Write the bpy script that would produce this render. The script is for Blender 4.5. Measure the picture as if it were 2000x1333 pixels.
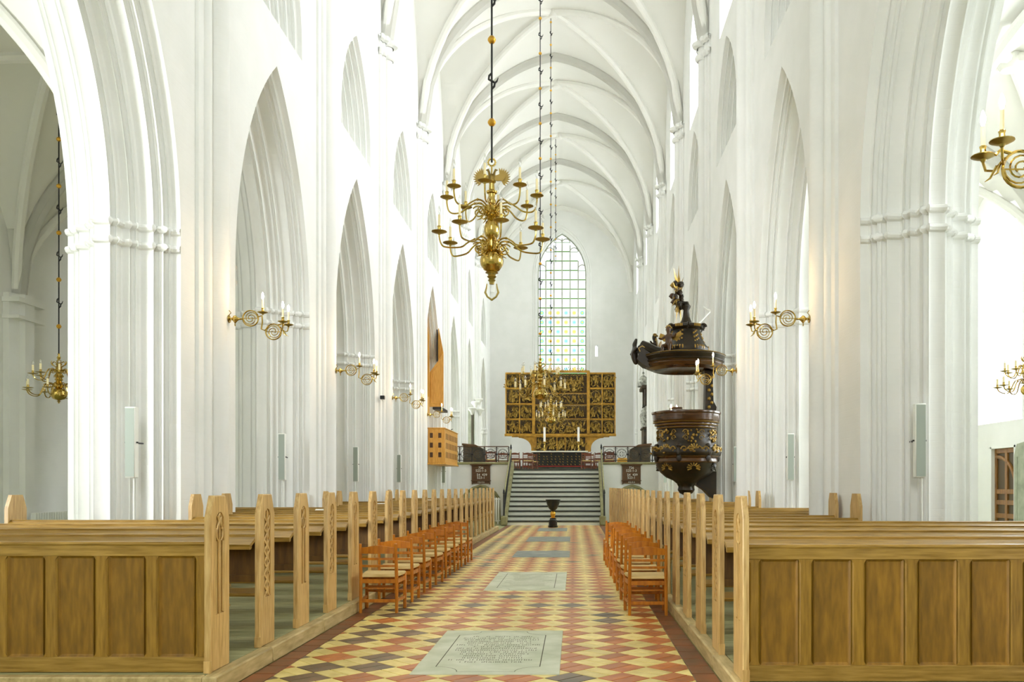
import bpy, bmesh, math, random
from math import pi, sin, cos, sqrt, radians
from mathutils import Vector, Matrix
from mathutils.geometry import tessellate_polygon
random.seed(7)
for o in list(bpy.data.objects):
    bpy.data.objects.remove(o)
SC = bpy.context.scene
COL = SC.collection
# ------------------------------------------------------------ camera, light
EYE = 1.53
cam_d = bpy.data.cameras.new('camera')
cam_d.sensor_width = 36.0
cam_d.lens = 1700 / 2000 * 36
cam_d.shift_x = -0.061
cam_d.shift_y = 0.14125
cam_d.clip_end = 300
cam = bpy.data.objects.new('camera', cam_d)
cam.location = (0, 0, EYE)
cam.rotation_euler = (pi / 2, 0, 0)
COL.objects.link(cam)
SC.camera = cam
W = bpy.data.worlds.new('sky')
SC.world = W
W.use_nodes = True
bg = W.node_tree.nodes['Background']
bg.inputs[0].default_value = (0.93, 0.97, 1.0, 1)
bg.inputs[1].default_value = 1.0
SC.view_settings.view_transform = 'Standard'
SC.view_settings.look = 'None'
SC.view_settings.gamma = 1
SC.view_settings.use_curve_mapping = False
SC.view_settings.exposure = 0.90
SC.cycles.use_denoising = True
SC.cycles.max_bounces = 14
SC.cycles.diffuse_bounces = 9
SC.cycles.glossy_bounces = 4
SC.cycles.transparent_max_bounces = 12
SC.cycles.sample_clamp_indirect = 6

def day_light(name, loc, rot, sx, sz, power):
    l = bpy.data.lights.new(name, 'AREA')
    l.shape = 'RECTANGLE'; l.size = sx; l.size_y = sz; l.energy = power
    l.color = (0.95, 0.98, 1.0)
    o = bpy.data.objects.new(name, l)
    o.location = loc; o.rotation_euler = rot
    COL.objects.link(o)
    return o
# daylight standing in the window openings (area lamps, some added at unseen windows)
for yy in (9.8, 15.8, 21.6, 27.4, 33.2, 39.0, 44.8, 51.7):
    day_light('window_and_fill_daylight', (11.2, yy, 5.9), (0, pi / 2, 0), 5.2, 2.2, 330)          # south aisle
    day_light('clerestory_daylight', (4.95, yy, 14.9), (0, pi / 2 - 0.35, 0), 3.2, 1.7, 470 if yy < 30 else 380)   # south clerestory
for yy in (3.2, 15.8, 39.0, 44.8, 51.7):
    day_light('window_and_fill_daylight', (-12.7, yy, 5.9), (0, -pi / 2, 0), 5.2, 2.2, (1200 if yy < 10 else 1000) if yy < 20 else 450)        # north aisle, lamps added at unseen windows to brighten it
day_light('window_and_fill_daylight', (-0.8, 57.0, 12.0), (-pi / 2, 0, 0), 3.0, 11.0, 60)          
day_light('window_and_fill_daylight', (-0.82, -7.7, 10.5), (pi / 2, 0, 0), 3.4, 9.0, 620)      # lamp added behind an unseen west window, brightens west-facing surfaces          # east window

# ------------------------------------------------------------ materials
def srgb(r, g, b):
    f = lambda c: (c / 255 / 12.92) if c / 255 <= 0.04045 else ((c / 255 + 0.055) / 1.055) ** 2.4
    return (f(r), f(g), f(b), 1)

def mat(name, col, rough=0.6, metal=0.0, spec=0.5):
    m = bpy.data.materials.new(name); m.use_nodes = True
    b = m.node_tree.nodes['Principled BSDF']
    b.inputs['Base Color'].default_value = col
    b.inputs['Roughness'].default_value = rough
    b.inputs['Metallic'].default_value = metal
    b.inputs['Specular IOR Level'].default_value = spec
    return m

def nd(m, t, **kw):
    n = m.node_tree.nodes.new(t)
    for k, v in kw.items():
        setattr(n, k, v)
    return n

def lk(m, a, b):
    m.node_tree.links.new(a, b)

def vary(m, c1, c2, scale=(1, 1, 1), nscale=6.0, detail=4.0, per_obj=0.0, bump=0.0, coord='Object', c3=None):
    """noise between colours, with an optional per object / per island shift and bump"""
    b = m.node_tree.nodes['Principled BSDF']
    tc = nd(m, 'ShaderNodeTexCoord'); mp = nd(m, 'ShaderNodeMapping')
    mp.inputs['Scale'].default_value = scale
    oi = nd(m, 'ShaderNodeObjectInfo')
    lk(m, tc.outputs[coord], mp.inputs['Vector'])
    addv = nd(m, 'ShaderNodeVectorMath', operation='ADD')
    mulv = nd(m, 'ShaderNodeMath', operation='MULTIPLY'); mulv.inputs[1].default_value = 37.0
    lk(m, oi.outputs['Random'], mulv.inputs[0])
    lk(m, mp.outputs[0], addv.inputs[0]); lk(m, mulv.outputs[0], addv.inputs[1])
    nz = nd(m, 'ShaderNodeTexNoise'); nz.inputs['Scale'].default_value = nscale; nz.inputs['Detail'].default_value = detail
    lk(m, addv.outputs[0], nz.inputs['Vector'])
    ramp = nd(m, 'ShaderNodeValToRGB')
    ramp.color_ramp.elements[0].position = 0.3; ramp.color_ramp.elements[0].color = c1
    ramp.color_ramp.elements[1].position = 0.7; ramp.color_ramp.elements[1].color = c2
    if c3:
        e = ramp.color_ramp.elements.new(0.5); e.color = c3
    lk(m, nz.outputs['Fac'], ramp.inputs[0])
    out = ramp.outputs[0]
    if per_obj:
        geo = nd(m, 'ShaderNodeNewGeometry')
        s = nd(m, 'ShaderNodeMath', operation='ADD'); fr = nd(m, 'ShaderNodeMath', operation='FRACT')
        lk(m, oi.outputs['Random'], s.inputs[0]); lk(m, geo.outputs['Random Per Island'], s.inputs[1]); lk(m, s.outputs[0], fr.inputs[0])
        mr = nd(m, 'ShaderNodeMapRange'); mr.inputs[3].default_value = 1 - per_obj; mr.inputs[4].default_value = 1 + per_obj
        lk(m, fr.outputs[0], mr.inputs[0])
        hs = nd(m, 'ShaderNodeHueSaturation')
        lk(m, out, hs.inputs['Color']); lk(m, mr.outputs[0], hs.inputs['Value'])
        out = hs.outputs[0]
    lk(m, out, b.inputs['Base Color'])
    if bump:
        bp = nd(m, 'ShaderNodeBump'); bp.inputs['Strength'].default_value = bump; bp.inputs['Distance'].default_value = 0.01
        lk(m, nz.outputs['Fac'], bp.inputs['Height']); lk(m, bp.outputs[0], b.inputs['Normal'])
    return m

def limewash(name, c1, c2):
    m = mat(name, c1, 0.9, 0, 0.2)
    b = m.node_tree.nodes['Principled BSDF']
    tc = nd(m, 'ShaderNodeTexCoord')
    sep = nd(m, 'ShaderNodeSeparateXYZ'); lk(m, tc.outputs['Object'], sep.inputs[0])
    ad = nd(m, 'ShaderNodeMath', operation='ADD'); lk(m, sep.outputs[0], ad.inputs[0]); lk(m, sep.outputs[1], ad.inputs[1])
    cmb = nd(m, 'ShaderNodeCombineXYZ'); lk(m, ad.outputs[0], cmb.inputs[0]); lk(m, sep.outputs[2], cmb.inputs[1])
    br = nd(m, 'ShaderNodeTexBrick')
    br.inputs['Scale'].default_value = 1.0
    br.inputs['Brick Width'].default_value = 0.28; br.inputs['Row Height'].default_value = 0.095
    br.inputs['Mortar Size'].default_value = 0.008; br.inputs['Mortar Smooth'].default_value = 1.0
    br.inputs['Color1'].default_value = (1, 1, 1, 1); br.inputs['Color2'].default_value = (0.8, 0.8, 0.8, 1); br.inputs['Mortar'].default_value = (0, 0, 0, 1)
    nz = nd(m, 'ShaderNodeTexNoise'); nz.inputs['Scale'].default_value = 1.3; nz.inputs['Detail'].default_value = 5
    lk(m, tc.outputs['Object'], nz.inputs['Vector'])
    lk(m, cmb.outputs[0], br.inputs['Vector'])
    n2 = nd(m, 'ShaderNodeTexNoise'); n2.inputs['Scale'].default_value = 14
    lk(m, tc.outputs['Object'], n2.inputs['Vector'])
    sm = nd(m, 'ShaderNodeMath', operation='ADD'); lk(m, br.outputs['Color'], sm.inputs[0]); lk(m, n2.outputs['Fac'], sm.inputs[1])
    bp = nd(m, 'ShaderNodeBump'); bp.inputs['Strength'].default_value = 0.10; bp.inputs['Distance'].default_value = 0.012
    lk(m, sm.outputs[0], bp.inputs['Height']); lk(m, bp.outputs[0], b.inputs['Normal'])
    rp = nd(m, 'ShaderNodeValToRGB')
    rp.color_ramp.elements[0].position = 0.35; rp.color_ramp.elements[0].color = c1
    rp.color_ramp.elements[1].position = 0.65; rp.color_ramp.elements[1].color = c2
    lk(m, nz.outputs['Fac'], rp.inputs[0]); lk(m, rp.outputs[0], b.inputs['Base Color'])
    return m

M = {}
M['lime'] = limewash('limewashed_brick', (0.80, 0.81, 0.785, 1), (0.845, 0.85, 0.83, 1))
M['vault'] = mat('vault_plaster', (0.84, 0.835, 0.79, 1), 0.9, 0, 0.2)
vary(M['vault'], (0.82, 0.815, 0.77, 1), (0.86, 0.855, 0.82, 1), nscale=0.6)
M['oak'] = vary(mat('pale_oak', srgb(190, 150, 80), 0.42), srgb(172, 134, 70), srgb(212, 178, 116), (9, 9, 0.9), 5, 5, 0.10, 0.06)
M['oakx'] = vary(mat('pale_oak_rail', srgb(180, 140, 75), 0.28), srgb(126, 94, 28), srgb(170, 134, 64), (0.8, 9, 9), 5, 5, 0.12, 0.05)
M['oakpanel'] = vary(mat('aged_oak_panel', srgb(150, 110, 40), 0.45), srgb(112, 78, 8), srgb(148, 106, 24), (7, 5, 1.2), 4, 6, 0.09, 0.05, c3=srgb(130, 92, 14))
M['oakstile'] = vary(mat('oak_stile', srgb(150, 115, 40), 0.4), srgb(122, 88, 16), srgb(160, 120, 40), (9, 9, 0.9), 5, 5, 0.10, 0.05)
M['oakdark'] = vary(mat('dark_oak_back', srgb(92, 58, 24), 0.5), srgb(76, 50, 14), srgb(112, 78, 26), (6, 6, 1), 4, 4, 0.1)
M['kerb'] = vary(mat('worn_kerb_oak', srgb(190, 165, 110), 0.55), srgb(160, 138, 86), srgb(200, 178, 126), (6, 1, 6), 4, 5, 0.08, 0.05)
M['deck'] = vary(mat('grey_floorboards', srgb(140, 135, 100), 0.5), srgb(134, 134, 92), srgb(178, 176, 130), (0.7, 8, 8), 4, 5, 0.1, 0.05)
M['chairwood'] = vary(mat('cherry_chair_wood', srgb(170, 88, 22), 0.35), srgb(158, 88, 8), srgb(198, 122, 24), (5, 5, 1), 4, 3, 0.08)
M['choirwood'] = vary(mat('red_brown_chair_wood', srgb(110, 45, 20), 0.4), srgb(84, 38, 8), srgb(116, 56, 16), (5, 5, 1), 4, 3, 0.08)
M['cord'] = vary(mat('cord_weave', srgb(214, 186, 124), 0.8), srgb(190, 160, 98), srgb(228, 202, 142), (1, 40, 1), 6, 3, 0.0, 0.3)
M['brass'] = mat('polished_brass', (0.54, 0.38, 0.10, 1), 0.15, 1.0)
M['brassflat'] = mat('engraved_flat_brass', (0.25, 0.17, 0.045, 1), 0.5, 0.9)
M['brassold'] = mat('dull_brass', (0.42, 0.32, 0.10, 1), 0.3, 1.0)
M['gilt'] = mat('gilded_ball', (0.72, 0.40, 0.06, 1), 0.3, 1.0)
M['iron'] = mat('black_iron', (0.018, 0.017, 0.018, 1), 0.45, 0.3)
M['wax'] = mat('ivory_candle_sleeve', srgb(240, 226, 180), 0.45)
M['whitewax'] = mat('white_candle', srgb(245, 243, 235), 0.5)
M['slate'] = vary(mat('blue_grey_slab', srgb(120, 130, 125), 0.4), srgb(102, 112, 108), srgb(142, 150, 142), nscale=5, bump=0.03)
M['lime_slab'] = vary(mat('pale_limestone_slab', srgb(190, 195, 170), 0.5), srgb(176, 182, 152), srgb(204, 206, 184), nscale=4, detail=7, bump=0.05)
M['engrave'] = mat('dark_engraved_letter', srgb(70, 64, 40), 0.8)  # flat dark strokes laid on the slab face
M['yellow'] = vary(mat('yellow_clay_tile', srgb(200, 176, 96), 0.38), srgb(202, 178, 98), srgb(232, 214, 138), nscale=7, detail=5, per_obj=0.13, bump=0.08)
M['red'] = vary(mat('red_clay_tile', srgb(160, 84, 40), 0.36), srgb(156, 82, 28), srgb(190, 116, 54), nscale=7, detail=5, per_obj=0.2, bump=0.08)
M['plum'] = vary(mat('plum_grey_tile', srgb(104, 84, 68), 0.36), srgb(84, 74, 52), srgb(122, 94, 66), nscale=7, detail=5, per_obj=0.15, bump=0.08)
M['border'] = vary(mat('brown_border_tile', srgb(120, 70, 36), 0.42), srgb(98, 66, 36), srgb(134, 74, 36), nscale=5, detail=5, per_obj=0.18, bump=0.08)
M['grout'] = vary(mat('grey_mortar', srgb(138, 138, 96), 0.8), srgb(136, 138, 94), srgb(162, 164, 118), nscale=9)
M['stone'] = vary(mat('pale_step_stone', srgb(196, 206, 184), 0.6), srgb(224, 230, 216), srgb(236, 240, 228), nscale=3)
M['darkstone'] = vary(mat('dark_tread_slate', srgb(52, 56, 44), 0.5), srgb(38, 42, 34), srgb(64, 66, 52), nscale=4)
M['sandstone'] = vary(mat('yellow_sandstone', srgb(140, 136, 92), 0.7), srgb(126, 122, 80), srgb(156, 152, 110), nscale=5)
M['black'] = mat('black_granite', (0.012, 0.013, 0.012, 1), 0.3)
M['pulpit'] = vary(mat('dark_carved_wood', srgb(66, 42, 20), 0.38, 0, 0.35), srgb(26, 24, 12), srgb(48, 34, 15), nscale=6, bump=0.05)
M['pulpitred'] = vary(mat('red_brown_moulding', srgb(96, 56, 24), 0.25), srgb(54, 34, 12), srgb(84, 52, 20), (1, 1, 6), nscale=4)
M['oldgold'] = mat('old_gold_leaf', (0.36, 0.225, 0.05, 1), 0.34, 0.85)
M['altargold'] = vary(mat('altar_gilding', (0.5, 0.33, 0.07, 1), 0.36, 0.75), (0.16, 0.09, 0.018, 1), (0.56, 0.37, 0.08, 1), nscale=7)
M['altarframe'] = vary(mat('gilded_frame', srgb(186, 140, 44), 0.4, 0.35), srgb(150, 108, 24), srgb(198, 150, 48), nscale=5)
M['altardark'] = vary(mat('relief_ground', srgb(50, 40, 14), 0.6), srgb(40, 32, 8), srgb(92, 66, 16), nscale=14)
M['frontal'] = vary(mat('dark_altar_cloth', srgb(26, 32, 24), 0.7), srgb(20, 26, 20), srgb(36, 40, 28), nscale=12)
M['linen'] = mat('white_altar_cloth', srgb(226, 230, 216), 0.8)
M['carpet'] = mat('red_carpet', srgb(150, 28, 20), 0.9)
M['speaker'] = mat('pale_grey_grille', srgb(164, 174, 164), 0.6)
M['white'] = mat('white_paint', srgb(236, 238, 232), 0.5)
M['organ'] = vary(mat('light_organ_wood', srgb(206, 150, 56), 0.45), srgb(190, 134, 44), srgb(216, 162, 70), (5, 5, 0.8), 4, 3, 0.05)
M['organin'] = mat('dark_opening', srgb(70, 42, 16), 0.7)
M['board'] = vary(mat('brown_hymn_board', srgb(92, 52, 24), 0.5), srgb(70, 44, 12), srgb(96, 62, 22), (1, 1, 6), 4)
M['numeral'] = mat('white_numeral', srgb(236, 236, 224), 0.6)
M['stall'] = vary(mat('dark_green_brown_stall', srgb(56, 50, 30), 0.5), srgb(40, 40, 24), srgb(76, 58, 34), nscale=5)
M['doorwood'] = vary(mat('brown_door_wood', srgb(130, 88, 34), 0.45), srgb(112, 72, 26), srgb(150, 104, 44), (6, 6, 1), 4)
M['doorpanel'] = mat('dark_door_panel', srgb(74, 56, 24), 0.5)
M['greystone'] = vary(mat('grey_tombstone', srgb(158, 164, 142), 0.7), srgb(140, 146, 126), srgb(176, 180, 158), nscale=4)
M['painting'] = vary(mat('dark_oil_painting', srgb(48, 46, 28), 0.35), srgb(34, 34, 22), srgb(70, 62, 34), nscale=2.5)
M['marble'] = vary(mat('veined_marble', srgb(180, 184, 170), 0.4), srgb(70, 72, 60), srgb(206, 208, 196), nscale=9)
M['paper'] = mat('white_paper', srgb(240, 240, 232), 0.8)
M['cushion'] = mat('yellow_cushion', srgb(200, 150, 50), 0.8)

def emit(name, col, s):
    m = bpy.data.materials.new(name); m.use_nodes = True
    b = m.node_tree.nodes['Principled BSDF']
    b.inputs['Base Color'].default_value = (0.9, 0.85, 0.7, 1)
    b.inputs['Emission Color'].default_value = col; b.inputs['Emission Strength'].default_value = s
    return m
M['lit'] = emit('lit_candle_bulb', (1.0, 0.84, 0.62, 1), 22.0)

def glass(name, tint, gloss=0.06, rough=0.05):
    m = bpy.data.materials.new(name); m.use_nodes = True
    nt = m.node_tree; nt.nodes.clear()
    out = nt.nodes.new('ShaderNodeOutputMaterial'); mix = nt.nodes.new('ShaderNodeMixShader')
    tr = nt.nodes.new('ShaderNodeBsdfTransparent'); gl = nt.nodes.new('ShaderNodeBsdfGlossy')
    tr.inputs[0].default_value = tint; gl.inputs['Roughness'].default_value = rough
    mix.inputs[0].default_value = gloss
    nt.links.new(tr.outputs[0], mix.inputs[1]); nt.links.new(gl.outputs[0], mix.inputs[2]); nt.links.new(mix.outputs[0], out.inputs[0])
    return m
M['barsgreen'] = mat('green_glazing_bar', srgb(104, 140, 70), 0.6)
M['bulb'] = glass('clear_bulb_glass', (0.95, 0.95, 0.93, 1), 0.22)
M['clear'] = glass('window_glass', (0.93, 0.95, 0.95, 1), 0.04)

def rosette_glass(name, centre, ring):
    """stained pane: pale glass with a coloured rosette and a coloured edge band at its foot"""
    m = glass(name, (0.95, 0.96, 0.93, 1), 0.03)
    nt = m.node_tree
    tr = [n for n in nt.nodes if n.type == 'BSDF_TRANSPARENT'][0]
    tc = nt.nodes.new('ShaderNodeTexCoord')
    ln = nt.nodes.new('ShaderNodeVectorMath'); ln.operation = 'LENGTH'
    nt.links.new(tc.outputs['Object'], ln.inputs[0])
    rp = nt.nodes.new('ShaderNodeValToRGB'); cr = rp.color_ramp; cr.interpolation = 'CONSTANT'
    pale = (0.95, 0.96, 0.95, 1)
    cr.elements[0].position = 0; cr.elements[0].color = centre
    cr.elements[1].position = 0.05; cr.elements[1].color = ring
    for p, c in ((0.13, pale),):
        e = cr.elements.new(p); e.color = c
    nt.links.new(ln.outputs['Value'], rp.inputs[0])
    sp = nt.nodes.new('ShaderNodeSeparateXYZ'); nt.links.new(tc.outputs['Object'], sp.inputs[0])
    lt = nt.nodes.new('ShaderNodeMath'); lt.operation = 'LESS_THAN'; lt.inputs[1].default_value = -0.25
    nt.links.new(sp.outputs[2], lt.inputs[0])
    mx = nt.nodes.new('ShaderNodeMix'); mx.data_type = 'RGBA'
    nt.links.new(lt.outputs[0], mx.inputs[0]); nt.links.new(rp.outputs[0], mx.inputs[6]); mx.inputs[7].default_value = (0.25, 0.5, 0.12, 1)
    nt.links.new(mx.outputs[2], tr.inputs[0])
    return m
M['paneY'] = rosette_glass('pane_yellow_rosette', (0.95, 0.8, 0.3, 1), (0.95, 0.86, 0.5, 1))
M['paneB'] = rosette_glass('pane_blue_rosette', (0.4, 0.8, 0.9, 1), (0.62, 0.9, 0.94, 1))
M['paneG'] = rosette_glass('pane_green_rosette', (0.95, 0.8, 0.3, 1), (0.5, 0.8, 0.66, 1))
M['paneW'] = rosette_glass('pane_pale', (0.95, 0.96, 0.95, 1), (0.95, 0.96, 0.95, 1))

# ------------------------------------------------------------ mesh helpers
class MB:
    def __init__(s):
        s.v = []; s.f = []
    def add(s, vs, fs):
        b = len(s.v)
        s.v.extend(tuple(p) for p in vs)
        s.f.extend(tuple(i + b for i in f) for f in fs)
        return s
    def box(s, x0, x1, y0, y1, z0, z1):
        vs = [(x, y, z) for z in (z0, z1) for y in (y0, y1) for x in (x0, x1)]
        return s.add(vs, [(0, 2, 3, 1), (4, 5, 7, 6), (0, 1, 5, 4), (2, 6, 7, 3), (0, 4, 6, 2), (1, 3, 7, 5)])
    def bbox(s, x0, x1, y0, y1, z0, z1, b=0.006):
        """box with all edges chamfered"""
        xs, ys, zs = (x0, x1), (y0, y1), (z0, z1)
        cx, cy, cz = (x0 + x1) / 2, (y0 + y1) / 2, (z0 + z1) / 2
        vs = []; idx = {}
        for i in (0, 1):
            for j in (0, 1):
                for k in (0, 1):
                    sx = b if i == 0 else -b; sy = b if j == 0 else -b; sz = b if k == 0 else -b
                    for a, p in (('x', (xs[i], ys[j] + sy, zs[k] + sz)), ('y', (xs[i] + sx, ys[j], zs[k] + sz)), ('z', (xs[i] + sx, ys[j] + sy, zs[k]))):
                        idx[(i, j, k, a)] = len(vs); vs.append(p)
        I = lambda i, j, k, a: idx[(i, j, k, a)]
        fs = []
        for i in (0, 1):
            fs.append((I(i, 0, 0, 'x'), I(i, 1, 0, 'x'), I(i, 1, 1, 'x'), I(i, 0, 1, 'x')))
            fs.append((I(0, i, 0, 'y'), I(1, i, 0, 'y'), I(1, i, 1, 'y'), I(0, i, 1, 'y')))
            fs.append((I(0, 0, i, 'z'), I(1, 0, i, 'z'), I(1, 1, i, 'z'), I(0, 1, i, 'z')))
        for a in (0, 1):
            for c in (0, 1):
                fs.append((I(a, c, 0, 'x'), I(a, c, 1, 'x'), I(a, c, 1, 'y'), I(a, c, 0, 'y')))
                fs.append((I(a, 0, c, 'x'), I(a, 1, c, 'x'), I(a, 1, c, 'z'), I(a, 0, c, 'z')))
                fs.append((I(0, a, c, 'y'), I(1, a, c, 'y'), I(1, a, c, 'z'), I(0, a, c, 'z')))
        for i in (0, 1):
            for j in (0, 1):
                for k in (0, 1):
                    fs.append((I(i, j, k, 'x'), I(i, j, k, 'y'), I(i, j, k, 'z')))
        return s.add(vs, fs)
    def tube(s, pts, r, n=8, cap=True, flat=None):
        pts = [Vector(p) for p in pts]; m = len(pts)
        rs = r if isinstance(r, (list, tuple)) else [r] * m
        b = len(s.v); prev = None
        for i, p in enumerate(pts):
            t = (pts[min(i + 1, m - 1)] - pts[max(i - 1, 0)])
            t = t.normalized() if t.length > 1e-9 else Vector((0, 0, 1))
            if prev is None:
                a = Vector((0, 0, 1)) if abs(t.z) < 0.9 else Vector((1, 0, 0))
                u = t.cross(a).normalized()
            else:
                u = (prev - t * prev.dot(t)).normalized()
            prev = u; w = t.cross(u)
            for k in range(n):
                a = 2 * pi * k / n
                s.v.append(tuple(p + (u * cos(a) + w * sin(a)) * rs[i]))
        for i in range(m - 1):
            for k in range(n):
                k2 = (k + 1) % n
                s.f.append((b + i * n + k, b + i * n + k2, b + (i + 1) * n + k2, b + (i + 1) * n + k))
        if cap:
            s.f.append(tuple(b + k for k in range(n))[::-1]); s.f.append(tuple(b + (m - 1) * n + k for k in range(n)))
        return s
    def lathe(s, prof, n=24, c=(0, 0, 0), lobe=0, amp=0.0, a0=0.0, a1=2 * pi):
        full = abs(a1 - a0 - 2 * pi) < 1e-6
        m = n if full else n + 1
        b = len(s.v)
        for r, z in prof:
            for k in range(m):
                a = a0 + (a1 - a0) * k / n
                rr = r * (1 + amp * abs(cos(lobe * a / 2)) - amp) if lobe else r
                s.v.append((c[0] + rr * cos(a), c[1] + rr * sin(a), c[2] + z))
        for i in range(len(prof) - 1):
            for k in range(n):
                k2 = (k + 1) % m if full else k + 1
                s.f.append((b + i * m + k, b + i * m + k2, b + (i + 1) * m + k2, b + (i + 1) * m + k))
        return s
    def ball(s, c, r, n=12, sz=1.0):
        h = max(4, n // 2)
        prof = [(max(r * sin(pi * i / h), 0.0005), -r * sz * cos(pi * i / h)) for i in range(h + 1)]
        return s.lathe(prof, n, c)
    def ell(s, c, rx, ry, rz, n=8):
        b = len(s.v); s.ball((0, 0, 0), 1, n)
        for i in range(b, len(s.v)):
            x, y, z = s.v[i]; s.v[i] = (c[0] + x * rx, c[1] + y * ry, c[2] + z * rz)
        return s
    def prism(s, poly, axis, lo, hi, holes=()):
        """poly in the plane normal to axis: axis 0 -> (y,z), 1 -> (x,z), 2 -> (x,y)"""
        def P(p, h):
            return ((h, p[0], p[1]), (p[0], h, p[1]), (p[0], p[1], h))[axis]
        loops = [list(poly)] + [list(h) for h in holes]
        flat = [p for l in loops for p in l]
        tris = tessellate_polygon([[Vector((p[0], p[1], 0)) for p in l] for l in loops])
        n = len(flat); b = len(s.v)
        s.v.extend(P(p, lo) for p in flat); s.v.extend(P(p, hi) for p in flat)
        for t in tris:
            s.f.append((b + t[0], b + t[1], b + t[2])); s.f.append((b + n + t[2], b + n + t[1], b + n + t[0]))
        k = 0
        for l in loops:
            m = len(l)
            for i in range(m):
                j = (i + 1) % m
                s.f.append((b + k + i, b + k + j, b + n + k + j, b + n + k + i))
            k += m
        return s
    def face(s, poly, axis, h, holes=()):
        def P(p):
            return ((h, p[0], p[1]), (p[0], h, p[1]), (p[0], p[1], h))[axis]
        loops = [list(poly)] + [list(q) for q in holes]
        flat = [p for l in loops for p in l]
        tris = tessellate_polygon([[Vector((p[0], p[1], 0)) for p in l] for l in loops])
        return s.add([P(p) for p in flat], [tuple(t) for t in tris])
    def grid(s, rows):
        b = len(s.v); m = len(rows[0])
        for r in rows:
            s.v.extend(tuple(p) for p in r)
        for i in range(len(rows) - 1):
            for j in range(m - 1):
                s.f.append((b + i * m + j, b + i * m + j + 1, b + (i + 1) * m + j + 1, b + (i + 1) * m + j))
        return s
    def xf(s, mtx, start=0):
        for i in range(start, len(s.v)):
            s.v[i] = tuple(mtx @ Vector(s.v[i]))
        return s
    def mesh(s, name, m, smooth=True, ang=0.7):
        me = bpy.data.meshes.new(name)
        me.from_pydata(s.v, [], s.f)
        if m is not None:
            me.materials.append(m)
        bm = bmesh.new(); bm.from_mesh(me)
        bmesh.ops.recalc_face_normals(bm, faces=bm.faces)
        bm.to_mesh(me); bm.free()
        if smooth:
            me.shade_smooth(); me.set_sharp_from_angle(angle=ang)
        return me
    def build(s, name, m, parent=None, loc=None, rz=None, smooth=True, ang=0.7):
        return put(name, s.mesh(name, m, smooth, ang), parent, loc, rz)

def put(name, me, parent=None, loc=None, rz=None):
    o = bpy.data.objects.new(name, me)
    COL.objects.link(o)
    if parent is not None:
        o.parent = parent
    if loc is not None:
        o.location = loc
    if rz is not None:
        o.rotation_euler = (0, 0, rz)
    return o

def tag(o, label=None, cat=None, group=None, kind=None):
    if label: o['label'] = label
    if cat: o['category'] = cat
    if group: o['group'] = group
    if kind: o['kind'] = kind
    return o

def thing(name, loc, label, cat, group=None, rz=0.0):
    o = bpy.data.objects.new(name, None)
    o.empty_display_size = 0.1
    o.location = loc; o.rotation_euler = (0, 0, rz)
    COL.objects.link(o)
    return tag(o, label, cat, group)

KIDS = {}
def kids(o):
    return [c for c in bpy.data.objects if c.parent == o]

def copy_tree(o, loc=None, rz=None, label=None, kidmap=None):
    km = kidmap if kidmap is not None else childmap()
    def rec(src, par):
        c = src.copy(); COL.objects.link(c)
        if par is not None:
            c.parent = par
        for ch in km.get(src.name, []):
            rec(ch, c)
        return c
    r = rec(o, None)
    if loc is not None: r.location = loc
    if rz is not None: r.rotation_euler = (0, 0, rz)
    if label: r['label'] = label
    return r

def childmap():
    km = {}
    for c in bpy.data.objects:
        if c.parent is not None:
            km.setdefault(c.parent.name, []).append(c)
    return km

ORD = ['first', 'second', 'third', 'fourth', 'fifth', 'sixth', 'seventh', 'eighth', 'ninth', 'tenth', 'eleventh', 'twelfth',
       'thirteenth', 'fourteenth', 'fifteenth', 'sixteenth', 'seventeenth', 'eighteenth', 'nineteenth', 'twentieth',
       'twenty-first', 'twenty-second', 'twenty-third', 'twenty-fourth']
# ------------------------------------------------------------ the setting: arcades, vaults, walls
XL, XR = -5.40, 3.76           # nave wall planes
X0 = (XL + XR) / 2
TH = 1.55                      # wall thickness
ZS, ZA = 4.95, 9.15             # arch springing, outer apex
ZCAP = 13.95                   # vault springing
PIERS = [6.6, 12.9, 18.7, 24.5, 30.3, 36.1, 41.9, 47.7, 55.7]
YE = 55.7
OUTER_L, OUTER_R = -12.0, 10.5

def bead(t, p, r, a0, a1, n=5):
    return [(t + r * cos(a0 + (a1 - a0) * i / n), p + r * sin(a0 + (a1 - a0) * i / n)) for i in range(n + 1)]

def order_profile(orders, r, t0=0.0):
    """stepped orders with a roll on every arris: list of (t depth, p inward)"""
    out = [(t0, 0.0)]
    t, p = t0, 0.0
    for dt, dp in orders:
        t += dt
        out.append((t - r * 0.4, p))
        out.append((t, p + 0.02))
        p += dp
        out += bead(t + r * 0.75, p - r * 0.55, r, -pi * 0.85, pi * 0.5 - 0.2, 6)
        out.append((t + 1.5 * r + 0.01, p))
    return out, t, p

half, t_in, p_in = order_profile([(0.13, 0.12), (0.10, 0.07), (0.24, 0.16), (0.16, 0.19)], 0.045)
ARCH_PROF = half + [(TH - t, p) for t, p in reversed(half)]
NICHE_PROF, n_t, n_p = order_profile([(0.11, 0.145)] * 5, 0.04)

def arch_curve(a, zs, h, p, z0, n=16):
    """half outline (y >= 0) of a two-centred arch at inset p, from the foot to the apex"""
    R = (a * a + h * h) / (2 * a); c = R - a; r = R - p
    th = math.acos(max(-1, min(1, c / r)))
    pts = [(a - p, z0)]
    for i in range(n + 1):
        t = th * i / n
        pts.append((-c + r * cos(t), zs + r * sin(t)))
    return pts

def arch_outline(a, zs, h, p, z0, yc, n=16):
    q = arch_curve(a, zs, h, p, z0, n)
    left = [(yc - y, z) for y, z in q]; right = [(yc + y, z) for y, z in q[:-1]]
    return left + right[::-1]          # from left foot over the apex to the right foot

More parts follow.
